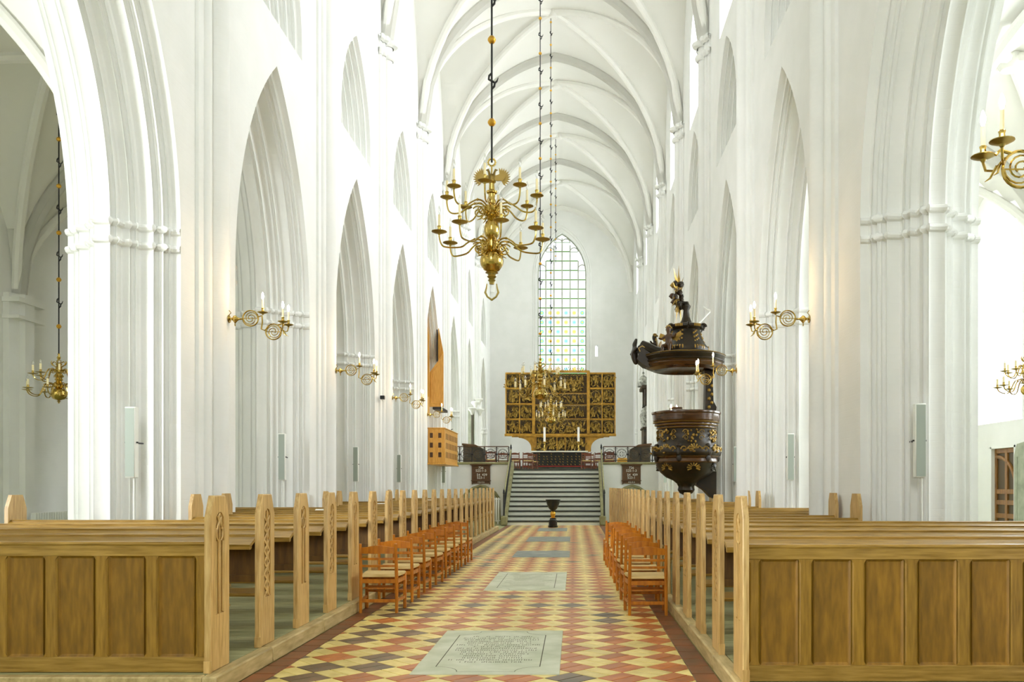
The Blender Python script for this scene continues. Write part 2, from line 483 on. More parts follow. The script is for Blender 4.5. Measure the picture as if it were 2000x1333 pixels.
def arch_sweep(mb, a, zs, h, z0, yc, prof, xw, sg, n=16):
    rows = []
    for t, p in prof:
        rows.append([(xw + sg * t, y, z) for y, z in arch_outline(a, zs, h, p, z0, yc, n)])
    return mb.grid(rows)

def bays(side='left'):
    q = [0.8, 5.5] + PIERS[1:] if side == 'right' else [0.8] + PIERS
    for i in range(len(q) - 1):
        yield i - 1, q[i], q[i + 1]

def structure(name, mb, m, parent=None, smooth=True, ang=0.7):
    o = mb.build(name, m, parent, smooth=smooth, ang=ang)
    if parent is None:
        o['kind'] = 'structure'
    return o

CLER = dict(a=0.95, zs=15.0, h=1.55, z0=13.1)
for side, xw, sg in (('left', XL, -1), ('right', XR, 1)):
    wall = MB(); back = MB(); parts = []
    for i, ya, yb in bays(side):
        L = yb - ya; yc = (ya + yb) / 2; a = min(L / 2 - 0.96, 2.25)
        out = arch_outline(a, ZS, ZA - ZS, 0, 0, yc)
        poly = [(ya, 0)] + out + [(yb, 0), (yb, 21.5), (ya, 21.5)]
        na = min(1.45, a - 0.3)
        niche = arch_outline(na, 10.2, 2.5, 0, 9.95, yc)
        holes = [niche]
        cl = None
        if side == 'right' and i >= 1:
            cl = arch_outline(CLER['a'], CLER['zs'], CLER['h'], 0, CLER['z0'], yc, 8)
            holes.append(cl)
        wall.face(poly, 0, xw, holes)
        back.face([(ya, 0)] + out + [(yb, 0), (yb, 14), (ya, 14)], 0, xw + sg * TH)
        m1 = MB(); arch_sweep(m1, a, ZS, ZA - ZS, 0, yc, ARCH_PROF, xw, sg)
        m2 = MB(); arch_sweep(m2, na, 10.2, 2.5, 9.95, yc, NICHE_PROF, xw, sg)
        inner = arch_outline(na, 10.2, 2.5, n_p, 9.95, yc)
        m2.face(inner, 0, xw + sg * (n_t + 0.07))
        m2.add([(xw, yc - na, 9.95), (xw, yc + na, 9.95), (xw + sg * 0.7, yc + na, 9.97), (xw + sg * 0.7, yc - na, 9.97)], [(0, 1, 2, 3)])
        parts.append((m1, m2, cl, yc))
    wo = structure('wall_' + side, wall, M['lime'], smooth=False)
    back.build('aisle_face', M['lime'], wo, smooth=False)
    for m1, m2, cl, yc in parts:
        m1.build('arch_moulding', M['lime'], wo, ang=0.55)
        m2.build('blind_arch', M['lime'], wo, ang=0.55)
        if cl:
            r = MB()
            r.grid([[(xw, y, z) for y, z in cl + cl[:1]], [(xw + sg * 0.9, y * 0.8 + yc * 0.2, z) for y, z in cl + cl[:1]]])
            r.build('window_reveal', M['lime'], wo)
            w = MB()
            for k in range(1, 3):
                w.box(xw + sg * 0.88, xw + sg * 0.92, yc - 0.78 + k * 0.5, yc - 0.74 + k * 0.5, 13.2, 16.0)
            for k in range(1, 6):
                w.box(xw + sg * 0.88, xw + sg * 0.92, yc - 0.75, yc + 0.75, 13.2 + k * 0.55, 13.23 + k * 0.55)
            w.build('window_bars', M['white'], wo)
    # vaulting shafts, capitals and the moulded band of each pier
    for j, yp in enumerate([b[1] for b in bays(side)]):
        s = MB()
        prof = [(-0.50, 0), (-0.50, 0.05), (-0.40, 0.07)]
        def arc(cy, cx, r, n=8):
            return [(cy - r * cos(pi * k / n), cx + r * sin(pi * k / n)) for k in range(n + 1)]
        prof += arc(-0.30, 0.07, 0.08) + [(-0.20, 0.1)] + arc(0.0, 0.11, 0.17, 10) + [(0.20, 0.1)] + arc(0.30, 0.07, 0.08) + [(0.40, 0.07), (0.50, 0.05), (0.50, 0)]
        s.grid([[(xw - sg * t, yp + y, z) for y, t in prof] for z in (0, ZCAP)])
        s.build('vaulting_shaft', M['lime'], wo, ang=0.6)
        c = MB()
        for zz, e in ((ZCAP - 0.42, 0.05), (ZCAP - 0.05, 0.10)):
            c.grid([[(xw - sg * (t * (1 + e * 3 * f) + e * f), yp + y * (1 + 0.2 * f), zz + dz) for y, t in prof] for dz, f in ((-0.08, 0.2), (-0.04, 0.8), (0.03, 1.0), (0.08, 0.8), (0.1, 0.0))])
        c.build('shaft_capital', M['lime'], wo)
    for m1, m2, cl, yc in parts:
        pass
    for i, ya, yb in bays(side):
        L = yb - ya; yc = (ya + yb) / 2; a = min(L / 2 - 0.96, 2.25)
        for dirn in (-1, 1):
            b = MB()
            core = [(xw + sg * t, yc + dirn * (a - p), t, p) for t, p in half] + [(xw + sg * (TH - t), yc + dirn * (a - p), TH - t, p) for t, p in reversed(half)]
            # closed offset path of the pier face, band sticks out towards the opening
            path = []
            for k, (x, y, t, p) in enumerate(core):
                path.append(Vector((x, y)))
            # outward normal at each point, smoothed
            nrm = []
            for k in range(len(path)):
                d = path[min(k + 2, len(path) - 1)] - path[max(k - 2, 0)]
                nn = Vector((-d.y, d.x)) if d.length > 1e-6 else Vector((0, -dirn))
                if nn.y * dirn > 0: nn = -nn
                if abs(nn.y) < 1e-4: nn = Vector((nn.x, -dirn * 0.01))
                nrm.append(nn.normalized())
            for zz in (ZS + 0.05, ZS - 0.19):
                rows = []
                for dz, o in ((-0.055, -0.01), (-0.035, 0.045), (0.0, 0.065), (0.035, 0.05), (0.06, -0.01)):
                    rows.append([(path[k].x + nrm[k].x * o, path[k].y + nrm[k].y * o, zz + dz) for k in range(len(path))])
                b.grid(rows)
            b.build('impost_band', M['lime'], wo)

# nave vault (only the bays the photograph sees into)
def vault(mb, ribs, xc, ax, ya, yb, zs, rise, bow=0.25, nx=18, ny=18, rr=0.13):
    yc = (ya + yb) / 2; by = (yb - ya) / 2
    R = (ax * ax + rise * rise) / (2 * ax); c = R - ax
    def g(u):
        x = abs(u) * ax + c
        return zs + sqrt(max(R * R - x * x, 0))
    def Z(u, v):
        m = min(abs(u), abs(v))
        return g(m) + bow * (1 - max(abs(u), abs(v))) * (1 - m)
    us = [-1 + 2 * i / (2 * nx) for i in range(2 * nx + 1)]
    vs = [-1 + 2 * i / (2 * ny) for i in range(2 * ny + 1)]
    mb.grid([[(xc + u * ax, yc + v * by, Z(u, v)) for u in us] for v in vs])
    n = 40
    for sgn in (1, -1):
        pts = []
        for i in range(n + 1):
            u = -1 + 2 * i / n
            pts.append((xc + u * ax * 0.985, yc + sgn * u * by * 0.985, Z(u, u) - 0.05))
        ribs.tube(pts, rr, 8)
    for v in (-1, 1):
        pts = [(xc + (-1 + 2 * i / n) * ax * 0.985, yc + v * by, g(-1 + 2 * i / n) - 0.04) for i in range(n + 1)]
        ribs.tube(pts, rr * 1.7, 8)
    ribs.lathe([(0.001, -0.30), (0.16, -0.28), (0.2, -0.2), (0.2, 0.0)], 16, (xc, yc, Z(0, 0)))
    return Z(0, 0)

vm, vr = MB(), MB()
for i, ya, yb in bays():
    vault(vm, vr, X0, (XR - XL) / 2, ya, yb, ZCAP, 5.45)
vault(vm, vr, X0, (XR - XL) / 2, -7.0, 0.8, ZCAP, 5.45)
ceil = structure('ceiling', vm, M['vault'])
vr.build('vault_rib', M['vault'], ceil)

# aisles
for side, xi, xo in (('left', XL - TH, OUTER_L), ('right', XR + TH, OUTER_R)):
    av, ar = MB(), MB()
    for i, ya, yb in bays():
                vault(av, ar, (xi + xo) / 2, abs(xo - xi) / 2, ya, yb, 5.6, 3.6, 0.15, 10, 10, 0.10)
    vault(av, ar, (xi + xo) / 2, abs(xo - xi) / 2, -7.0, 0.8, 5.6, 3.6, 0.15, 10, 10, 0.10)
    ac = structure('ceiling', av, M['vault'])
    ar.build('vault_rib', M['vault'], ac)
    wm = MB(); sg = 1 if side == 'right' else -1
    holes = []
    pieces = []
    for i, ya, yb in bays():
        yc = (ya + yb) / 2
        if side == 'right' or yc < 12 or yc > 36:  # left windows added in unseen bays to light the aisle
            h = arch_outline(1.2, 6.9, 1.75, 0, 3.1, yc, 10); holes.append(h); pieces.append((h, yc))
    if side == 'right':
        holes.append([(20.95, 0), (20.95, 2.47), (22.1, 2.47), (22.1, 0)])
        dh = holes.pop()
        poly = [(-7, 0), (20.75, 0), (20.75, 2.47), (21.95, 2.47), (21.95, 0), (YE, 0), (YE, 14), (-7, 14)]
    else:
        poly = [(-7, 0), (YE, 0), (YE, 14), (-7, 14)]
    wm.face(poly, 0, xo, holes)
    ow = structure('wall_aisle_' + side, wm, M['lime'], smooth=False)
    for j, yp in enumerate(PIERS[:-1]):
        s = MB(); s.prism([(yp - 0.42, 0), (yp - 0.42, 0.12), (yp - 0.2, 0.2), (yp - 0.16, 0.3), (yp + 0.16, 0.3), (yp + 0.2, 0.2), (yp + 0.42, 0.12), (yp + 0.42, 0)], 2, 0, 5.6)
        for k in range(len(s.v)):
            y, t, z = s.v[k]; s.v[k] = (xo - sg * t, y, z)
        s.box(min(xo, xo - sg * 0.36), max(xo, xo - sg * 0.36), yp - 0.46, yp + 0.46, 5.05, 5.12)
        s.box(min(xo, xo - sg * 0.36), max(xo, xo - sg * 0.36), yp - 0.46, yp + 0.46, 5.4, 5.5)
        s.build('respond', M['lime'], ow)
    for n_, (h, yc) in enumerate(pieces):
        r = MB(); cl = h + h[:1]
        r.grid([[(xo, y, z) for y, z in cl], [(xo + sg * 0.45, yc + (y - yc) * 0.86, z + (0.1 if z < 3.2 else -0.12)) for y, z in cl]])
        r.build('window_reveal', M['lime'], ow)
        if side == 'right' and 8 < yc < 40:
            fr = MB()
            for k in range(1, 4):
                yy = yc - 1.02 + k * 0.51
                fr.box(xo + 0.43, xo + 0.48, yy - 0.025, yy + 0.025, 3.2, 8.45 - abs(k - 2) * 0.55)
            for k in range(9):
                fr.box(xo + 0.435, xo + 0.465, yc - 1.02, yc + 1.02, 3.75 + k * 0.5, 3.775 + k * 0.5) if k < 8 else None
            wn = fr.build('window_%d' % (n_ + 2), M['white']); wn['kind'] = 'structure'
            g = MB(); g.face([(yc + (y - yc) * 0.86, z + (0.1 if z < 3.2 else -0.12)) for y, z in h], 0, xo + sg * 0.45)
            g.build('pane', M['clear'], wn)

# west wall and the bay behind the camera
wq = MB(); wwo = arch_outline(1.8, 12.5, 2.6, 0, 6.0, X0, 10)
wq.face([(OUTER_L, 0), (OUTER_R, 0), (OUTER_R, 21.5), (OUTER_L, 21.5)], 1, -7.0, [wwo])
wf = MB()
for k in range(1, 4): wf.box(X0 - 1.8 + k * 0.9 - 0.05, X0 - 1.8 + k * 0.9 + 0.05, -7.1, -7.0, 6.0, 14.3)
wfo = wf.build('window_20', M['white']); wfo['kind'] = 'structure'  # bars of the added west window, out of view, made to let light in
structure('wall_west', wq, M['lime'], smooth=False)
for side, xw in (('left', XL), ('right', XR)):
    q = MB(); q.face([(-7.0, 6.0), (0.8, 6.0), (0.8, 21.5), (-7.0, 21.5)], 0, xw); q.build('upper_wall', M['lime'], bpy.data.objects['wall_' + side], smooth=False)
# east wall with the great window
EWX, EWW = -0.80, 3.12
def ew(px): return (px - 1122) / 1700 * YE
def ez(py): return EYE + (949 - py) / 1700 * YE
win_a = EWW / 2
ZW0, ZWS, ZWT = 6.3, 15.1, 17.75
wout = arch_outline(win_a, ZWS, ZWT - ZWS, 0, ZW0, EWX, 12)
slit_x, slit_z = ew(1165), ez(686)
slit = [(slit_x - 0.09, slit_z - 0.36), (slit_x - 0.09, slit_z + 0.34), (slit_x, slit_z + 0.42), (slit_x + 0.09, slit_z + 0.34), (slit_x + 0.09, slit_z - 0.36)]
e = MB(); e.face([(XL - 0.3, 0), (XR + 0.3, 0), (XR + 0.3, 21.5), (XL - 0.3, 21.5)], 1, YE, [wout, slit])
ewall = structure('wall_east', e, M['lime'], smooth=False)
for xx0, xx1 in ((OUTER_L, XL - 0.3), (XR + 0.3, OUTER_R)):
    q = MB(); q.face([(xx0, 0), (xx1, 0), (xx1, 14), (xx0, 14)], 1, YE); q.build('aisle_end', M['lime'], ewall, smooth=False)
r = MB()
for h, d in ((wout, 0.7), (slit, 0.5)):
    cl = h + h[:1]
    r.grid([[(x, YE, z) for x, z in cl], [(x, YE + d, z) for x, z in cl]])
big = arch_outline(win_a + 0.35, ZWS, ZWT - ZWS + 0.62, 0, ZW0, EWX, 12)
for k in range(2):
    o_ = arch_outline(win_a + 0.14 + 0.12 * k, ZWS, ZWT - ZWS + 0.25 + 0.2 * k, 0, ZW0, EWX, 12)
    r.tube([(x, YE, z) for x, z in o_], 0.045, 6)
r.build('window_reveal', M['lime'], ewall)

fr = MB()
nl = 6; lw = EWW / nl
yw = YE + 0.35
tops = [15.75, 16.85, 17.42, 17.42, 16.85, 15.75]
for k in range(nl + 1):
    x = EWX - win_a + k * lw
    tz = 17.45 if k == 3 else [14.9, 16.0, 17.0, 17.4, 17.0, 16.0, 14.9][k]
    fr.box(x - 0.035, x + 0.035, yw - 0.06, yw + 0.06, ZW0, tz)
for zrow in (12.35,):
    fr.box(EWX - win_a, EWX + win_a, yw - 0.09, yw + 0.07, zrow - 0.05, zrow + 0.05)
for k in range(nl):       # arched heads of the lights
    xc = EWX - win_a + (k + 0.5) * lw
    fr.tube([(xc + lw / 2 * cos(pi * i / 10), yw, tops[k] - lw / 2 + lw / 2 * sin(pi * i / 10) * 1.0) for i in range(11)], 0.03, 6)
fr.tube([(x, yw, z) for x, z in arch_outline(win_a - 0.02, ZWS, ZWT - ZWS - 0.02, 0, ZW0, EWX, 12)], 0.05, 6)
wn = fr.build('window_1', M['greystone']); wn['kind'] = 'structure'
bars = MB()
rowz = [ZW0 + 0.0 + 0.605 * k for k in range(19)]
for z in rowz[1:]:
    for k in range(nl):
        if z < tops[k] - 0.1:
            x = EWX - win_a + k * lw
            bars.box(x + 0.03, x + lw - 0.03, yw - 0.035, yw + 0.02, z - 0.014, z + 0.014)
bars.build('glazing_bar', M['barsgreen'], wn)
pm = MB(); pm.box(-lw / 2 + 0.03, lw / 2 - 0.03, -0.006, 0.006, -0.295, 0.295)
pmesh = {k: pm.mesh('pane', M[k]) for k in ('paneY', 'paneB', 'paneG', 'paneW')}
for j, z in enumerate(rowz):
    for k in range(nl):
        zc = z + 0.3025
        if zc + 0.25 < tops[k]:
            kind = 'paneW' if j > 10 else 'paneG' if k in (0, 5) else ('paneY' if (j + k) % 3 == 0 else ('paneB' if (j + k) % 3 == 1 else 'paneY'))
            put('pane', pmesh[kind], wn, (EWX - win_a + (k + 0.5) * lw, yw, zc))
hp = MB(); hp.face(arch_outline(win_a, ZWS, ZWT - ZWS, 0, 14.9, EWX, 12), 1, yw + 0.03)
hp.build('tracery_glass', M['clear'], wn, smooth=False)
sg_ = MB(); sg_.face(slit, 1, YE + 0.4); so = sg_.build('window_12', M['clear'], smooth=False); so['kind'] = 'structure'

# ------------------------------------------------------------ floors
fl = MB(); fl.box(-14, 13, -8, 58, -0.3, -0.004)
floor = structure('floor', fl, M['grout'], smooth=False)
AX0, AX1 = -2.60, 1.14          # kerb faces
FX0, FX1 = AX0 + 0.185, AX1 - 0.19
SLABS = [(-1.33, -0.12, 7.0, 9.1, 'lime_slab'), (-1.32, -0.13, 12.6, 15.26, 'lime_slab'), (-1.33, -0.10, 18.45, 20.2, 'slate'), (-1.33, -0.12, 23.6, 25.8, 'slate'), (-1.25, -0.25, 29.0, 31.0, 'slate')]
D = 0.42; A = D / sqrt(2)
def clip(poly, xa, xb):
    for lim, sgn in ((xa, 1), (xb, -1)):
        out = []
        for i in range(len(poly)):
            p, q = poly[i], poly[(i + 1) % len(poly)]
            ip, iq = (p[0] - lim) * sgn >= 0, (q[0] - lim) * sgn >= 0
            if ip: out.append(p)
            if ip != iq:
                t = (lim - p[0]) / (q[0] - p[0]); out.append((lim, p[1] + t * (q[1] - p[1])))
        poly = out
        if len(poly) < 3: return []
    return poly
def tile_geo(mb, poly, z0=-0.004, z1=0.006, inset=0.007):
    n = len(poly); cx = sum(p[0] for p in poly) / n; cy = sum(p[1] for p in poly) / n
    def off(d):
        res = []
        for i in range(n):
            p0, p1, p2 = Vector(poly[i - 1]), Vector(poly[i]), Vector(poly[(i + 1) % n])
            d1, d2 = (p1 - p0).normalized(), (p2 - p1).normalized()
            n1, n2 = Vector((-d1.y, d1.x)), Vector((-d2.y, d2.x))
            if n1.dot(Vector((cx, cy)) - p1) < 0: n1 = -n1
            if n2.dot(Vector((cx, cy)) - p1) < 0: n2 = -n2
            b = n1 + n2
            k = d / max(0.35, b.dot(n1)) if b.length > 1e-6 else 0
            res.append(p1 + b * k)
        return res
    o1, o2 = off(0.0045), off(inset)
    vs = [(p.x, p.y, z0) for p in o1] + [(p.x, p.y, z1 - 0.002) for p in o1] + [(p.x, p.y, z1) for p in o2]
    fs = [tuple(range(2 * n, 3 * n))]
    for k in range(2):
        for i in range(n):
            j = (i + 1) % n
            fs.append((k * n + i, k * n + j, (k + 1) * n + j, (k + 1) * n + i))
    mb.add(vs, fs)
tiles = []
dl = D / 2
for j in range(-9, 60):
    for i in range(-10, 8):
        for col in ('red', 'yellow'):
            cx = 0.39 + D * i + (dl if col == 'yellow' else 0); cy = 8.99 + D * j + (dl if col == 'yellow' else 0)
            if cx < FX0 - dl or cx > FX1 + dl or cy > 33.4 or cy < 5.4: continue
            Wp, Ep, Np, Sp = (cx - dl, cy), (cx + dl, cy), (cx, cy + dl), (cx, cy - dl)
            mid = lambda a, b: ((a[0] + b[0]) / 2, (a[1] + b[1]) / 2)
            if col == 'red':     # joint rises to the right: parallel to W-N and S-E
                polys = [[Wp, mid(Wp, Sp), mid(Np, Ep), Np], [mid(Wp, Sp), Sp, Ep, mid(Np, Ep)]]
            else:
                polys = [[Sp, mid(Sp, Ep), mid(Wp, Np), Wp], [mid(Sp, Ep), Ep, Np, mid(Wp, Np)]]
            for p in polys:
                p = clip(p, FX0, FX1)
                if not p: continue
                if any(all(s[0] < q[0] < s[1] and s[2] < q[1] < s[3] for q in p) for s in SLABS): continue
                k = col
                if col == 'red':
                    pr = 0.75 if cx < -1.75 else (0.3 if cx < -1.4 else 0.06)
                    rr = random.Random(int(cx * 100) * 977 + int(cy * 100)).random()
                    if rr < pr: k = 'plum'
                my = sum(q[1] for q in p) / len(p); mx = sum(q[0] for q in p) / len(p)
                tiles.append((my, mx, p, k))
for y in range(90):               # border course against the kerbs
    y0 = 5.5 + y * 0.31
    for xa, xb in ((AX0, FX0), (FX1, AX1)):
        tiles.append((y0 + 0.15, (xa + xb) / 2, [(xa, y0), (xb, y0), (xb, y0 + 0.305), (xa, y0 + 0.305)], 'border'))
def seen(t):
    my, mx = t[0], t[1]
    px, py = 1122 + 1700 * mx / my, 949 + 1700 * EYE / my
    return -20 < px < 2020 and py < 1345
tiles.sort(key=lambda t: t[0])
solo = 0; rest = {}
for t in tiles:
    if seen(t) and solo < 285:
        mb = MB()
        cx, cy = t[1], t[0]
        tile_geo(mb, [(q[0] - cx, q[1] - cy) for q in t[2]])
        put('tile', mb.mesh('tile', M[t[3]], smooth=False), floor, (cx, cy, 0)); solo += 1
    else:
        tile_geo(rest.setdefault(t[3], MB()), t[2])
for k, mb in rest.items():
    o = mb.build('far_tiles', M[k], floor, smooth=False); o['kind'] = 'stuff'

# grave slabs
SL = ['pale grey inscribed grave slab nearest the camera in the tiled aisle', 'pale grey inscribed grave slab second from the camera in the aisle',
      'blue grey plain grave slab, third from the camera in the aisle', 'blue grey plain grave slab, fourth from the camera in the aisle',
      'small dark grave slab lying just before the black font']
for n_, (xa, xb, ya, yb, mk) in enumerate(SLABS):
    t = thing('grave_slab', ((xa + xb) / 2, (ya + yb) / 2, 0), SL[n_], 'grave slab', 'grave slabs in the aisle floor')
    w, h = (xb - xa) / 2, (yb - ya) / 2
    mb = MB(); mb.bbox(-w, w, -h, h, -0.003, 0.014, 0.004); mb.build('slab', M[mk], t, smooth=False)
    if n_ < 2:
        g = MB(); i1, i2 = w - 0.17, h - 0.28
        z = 0.0145
        def groove(pts, wd=0.004):
            for a_, b_ in zip(pts[:-1], pts[1:]):
                a_, b_ = Vector(a_), Vector(b_); d_ = (b_ - a_); L_ = d_.length
                if L_ < 1e-6: continue
                nn = Vector((-d_.y, d_.x)).normalized() * wd
                g.add([(a_.x - nn.x, a_.y - nn.y, z), (b_.x - nn.x, b_.y - nn.y, z), (b_.x + nn.x, b_.y + nn.y, z), (a_.x + nn.x, a_.y + nn.y, z)], [(0, 1, 2, 3)])
        cr = 0.2
        for sx in (-1, 1):
            groove([(sx * i1, -i2), (sx * i1, i2)])
            for sy in (-1, 1):
                groove([(sx * (i1 - cr * sin(k * pi / 12)), sy * (i2 + cr * (1 - cos(k * pi / 12)))) for k in range(7)], 0.003)
        for sy in (-1, 1):
            groove([(-i1 + cr, sy * (i2 + cr)), (i1 - cr, sy * (i2 + cr))], 0.003)
        g.build('border_groove', M['engrave'], t, smooth=False)
        ins = MB(); rnd = random.Random(3 + n_)
        nline = 15
        for l in range(nline):
            yy = i2 - 0.12 - l * (2 * i2 - 0.2) / nline
            half_w = i1 * rnd.choice([0.45, 0.7, 0.85, 0.9, 0.6])
            x = -half_w
            while x < half_w:
                cw = rnd.uniform(0.014, 0.026)
                if rnd.random() > 0.16:
                    hgt = rnd.uniform(0.035, 0.055)
                    ins.add([(x, yy, z), (x + 0.006, yy, z), (x + 0.006, yy + hgt, z), (x, yy + hgt, z)], [(0, 1, 2, 3)])
                    if rnd.random() > 0.4:
                        yq = yy + rnd.choice([0, hgt * 0.5, hgt - 0.008])
                        ins.add([(x, yq, z), (x + cw * 0.7, yq, z), (x + cw * 0.7, yq + 0.008, z), (x, yq + 0.008, z)], [(0, 1, 2, 3)])
                x += cw
        o = ins.build('inscription', M['engrave'], t, smooth=False); o['kind'] = 'stuff'

# pew platforms
HP = 0.14
for side, x_in, x_out, y0 in (('left', AX0, -7.6, 6.31), ('right', AX1, 6.0, 5.98)):
    t = bpy.data.objects.new('pew_platform', None); t.location = (0, 0, 0); COL.objects.link(t); t['kind'] = 'structure'
    t['label'] = 'low %s platform of grey boards with pale oak kerb under the pews' % side
    xa, xb = min(x_in, x_out), max(x_in, x_out); kw = 0.11
    k0, k1 = (x_in - kw, x_in) if side == 'left' else (x_in, x_in + kw)
    yk = y0; n = 0
    while yk < 29.9:
        ln = 1.55 if n % 2 else 1.2
        mb = MB(); mb.bbox(k0, k1, yk + 0.003, min(yk + ln, 29.9) - 0.003, 0, HP, 0.012); mb.build('kerb_beam', M['kerb'], t); yk += ln; n += 1
    bx0, bx1 = (xa, k0) if side == 'left' else (k1, xb)
    mb = MB(); mb.bbox(bx0, bx1, y0, y0 + 0.09, 0, HP, 0.01); mb.build('front_beam', M['kerb'], t)
    bmesh_ = MB(); bmesh_.box(bx0, bx1, 0.002, 0.158, 0.09, HP - 0.004)
    bm_ = bmesh_.mesh('board', M['deck'], smooth=False)
    yy = y0 + 0.09
    while yy < 29.8:
        put('board', bm_, t, (0, yy, 0)); yy += 0.16
# ------------------------------------------------------------ pews
END_W, END_T, END_H = 0.36, 0.045, 1.315
NARROW = 0.0
def rounded_slot(y0, y1, z0, z1, n=8):
    r = (y1 - y0) / 2; yc = (y0 + y1) / 2
    return [(y0, z0), (y1, z0), (y1, z1 - r)] + [(yc + r * cos(pi * i / n), z1 - r + r * sin(pi * i / n)) for i in range(1, n)] + [(y0, z1 - r)]

END_POLY = [(0, 0), (END_W, 0), (END_W, 1.15), (0.285, END_H), (0.075, END_H), (0, 1.15)]
def end_panel_mesh(sg, slot):
    """aisle face looks at x = 0 side, thickness runs away from the aisle (sg)"""
    mb = MB()
    d = 0.014
    if slot:
        hole = rounded_slot(0.10, 0.255, 0.42, 1.19)
        ch = 0.008
        inner = [(0.5 * END_W + (y - 0.5 * END_W) * 0.955, 0.66 + (z - 0.66) * 0.988) for y, z in END_POLY]
        mb.face(inner, 0, 0.0, [hole])
        n = len(END_POLY)
        b = len(mb.v)
        mb.add([(0, y, z) for y, z in inner] + [(sg * ch, y, z) for y, z in END_POLY] + [(sg * END_T, y, z) for y, z in END_POLY],
               [(i, (i + 1) % n, n + (i + 1) % n, n + i) for i in range(n)] + [(n + i, n + (i + 1) % n, 2 * n + (i + 1) % n, 2 * n + i) for i in range(n)])
        mb.face(END_POLY, 0, sg * END_T)
        m = len(hole)
        mb.add([(0, y, z) for y, z in hole] + [(sg * d, y, z) for y, z in hole], [(i, (i + 1) % m, m + (i + 1) % m, m + i) for i in range(m)])
        mb.face(hole, 0, sg * d)
    else:
        mb.prism(END_POLY, 0, 0, sg * END_T)
    # stop-chamfer foot block
    mb.box(min(-0.004 * sg, sg * (END_T + 0.004)), max(-0.004 * sg, sg * (END_T + 0.004)), -0.005, 0.02, 0, 0.09)
    return mb.mesh('end_panel', M['oak'], ang=0.5)

def carving_mesh(sg, kind):
    mb = MB(); x = sg * 0.006
    yc = 0.1775
    if kind == 'A':      # flutes under a tracery head
        for y in (yc - 0.035, yc + 0.035):
            pass
        mb.box(min(x - .006, x + .006), max(x - .006, x + .006), yc - 0.014, yc + 0.014, 0.42, 0.98)
        for s_ in (-1, 1):
            mb.tube([(x, yc + s_ * 0.066, 0.43), (x, yc + s_ * 0.066, 0.97)], 0.009, 6)
            mb.tube([(x, yc + s_ * 0.02, 0.97), (x, yc + s_ * 0.052, 1.0), (x, yc + s_ * 0.06, 1.05), (x, yc + s_ * 0.03, 1.09), (x, yc + s_ * 0.01, 1.12), (x, yc + s_ * 0.03, 1.155), (x, yc, 1.178)], 0.008, 6)
            mb.tube([(x, yc + s_ * 0.07, 1.06), (x, yc + s_ * 0.03, 1.065)], 0.007, 6)
        mb.tube([(x, yc, 0.98), (x, yc, 1.17)], 0.006, 6)
    else:                # climbing leaves
        mb.tube([(x, yc, 0.43), (x, yc, 1.17)], 0.007, 6)
        for k in range(7):
            z = 0.47 + k * 0.1
            for s_ in (-1, 1):
                for up in (1, -1):
                    st = len(mb.v)
                    mb.ell((0, 0, 0), 0.007, 0.013, 0.05, 6)
                    mb.xf(Matrix.Translation((x, yc + s_ * 0.035, z + up * 0.027)) @ Matrix.Rotation(-s_ * up * 0.85, 4, 'X'), st)
    return mb.mesh('carving', M['oak'])

def pew_meshes(sg, Lp, front):
    """parts of one pew; x runs from the aisle face (0) outwards by sg*Lp"""
    a, b = END_T, Lp
    X = lambda s: sg * s
    R = {}
    def bx(mb, s0, s1, *r, bev=0.006):
        mb.bbox(min(X(s0), X(s1)), max(X(s0), X(s1)), *r, bev)
    m = MB(); bx(m, a, b, 0.035, 0.10, 0.945, 0.972, bev=0.008); R['top_rail'] = m.mesh('top_rail', M['oakx'])
    m = MB(); bx(m, a, b, 0.09, 0.50, 0.425, 0.455, bev=0.01); R['seat'] = m.mesh('seat', M['oakx'])
    if front:
        m = MB(); bx(m, a, b, 0.04, 0.075, 0.865, 0.945, bev=0.003); R['upper_rail'] = m.mesh('upper_rail', M['oakx'])
        m = MB(); bx(m, a, b, 0.04, 0.075, 0.0, 0.115, bev=0.003); R['lower_rail'] = m.mesh('lower_rail', M['oakx'])
    else:
        m = MB()   # sloping book board
        m.prism([(-0.12, 0.872), (-0.105, 0.862), (0.04, 0.93), (0.04, 0.955), (-0.12, 0.892)], 0, min(X(a), X(b)), max(X(a), X(b)))
        m.prism([(-0.122, 0.85), (-0.09, 0.85), (-0.075, 0.862), (-0.075, 0.88), (-0.122, 0.89)], 0, min(X(a + 0.0), X(b)), max(X(a), X(b)))
        R['book_board'] = m.mesh('book_board', M['oakx'])
        m = MB()
        bx(m, a, b, 0.045, 0.075, 0.56, 0.94, bev=0.003)
        s = a + 0.25
        while s < b - 0.1:
            bx(m, s, s + 0.08, 0.03, 0.05, 0.57, 0.93, bev=0.004); s += 0.46
        bx(m, a, b, 0.03, 0.05, 0.56, 0.62, bev=0.003)
        R['back_panel'] = m.mesh('back_panel', M['oakdark'])
    m = MB()
    s = a + 0.01
    while s < b:
        m.prism([(0.30, 0.425), (0.47, 0.425), (0.465, 0.36), (0.445, 0.32), (0.425, 0.25), (0.415, 0.14), (0.44, 0.06), (0.45, 0.0), (0.375, 0.0), (0.375, 0.1), (0.385, 0.25), (0.37, 0.34), (0.30, 0.38)], 0, min(X(s), X(s + 0.04)), max(X(s), X(s + 0.04)))
        s += 1.05
        break
    R['seat_bracket'] = m.mesh('seat_bracket', M['oak'])
    return R

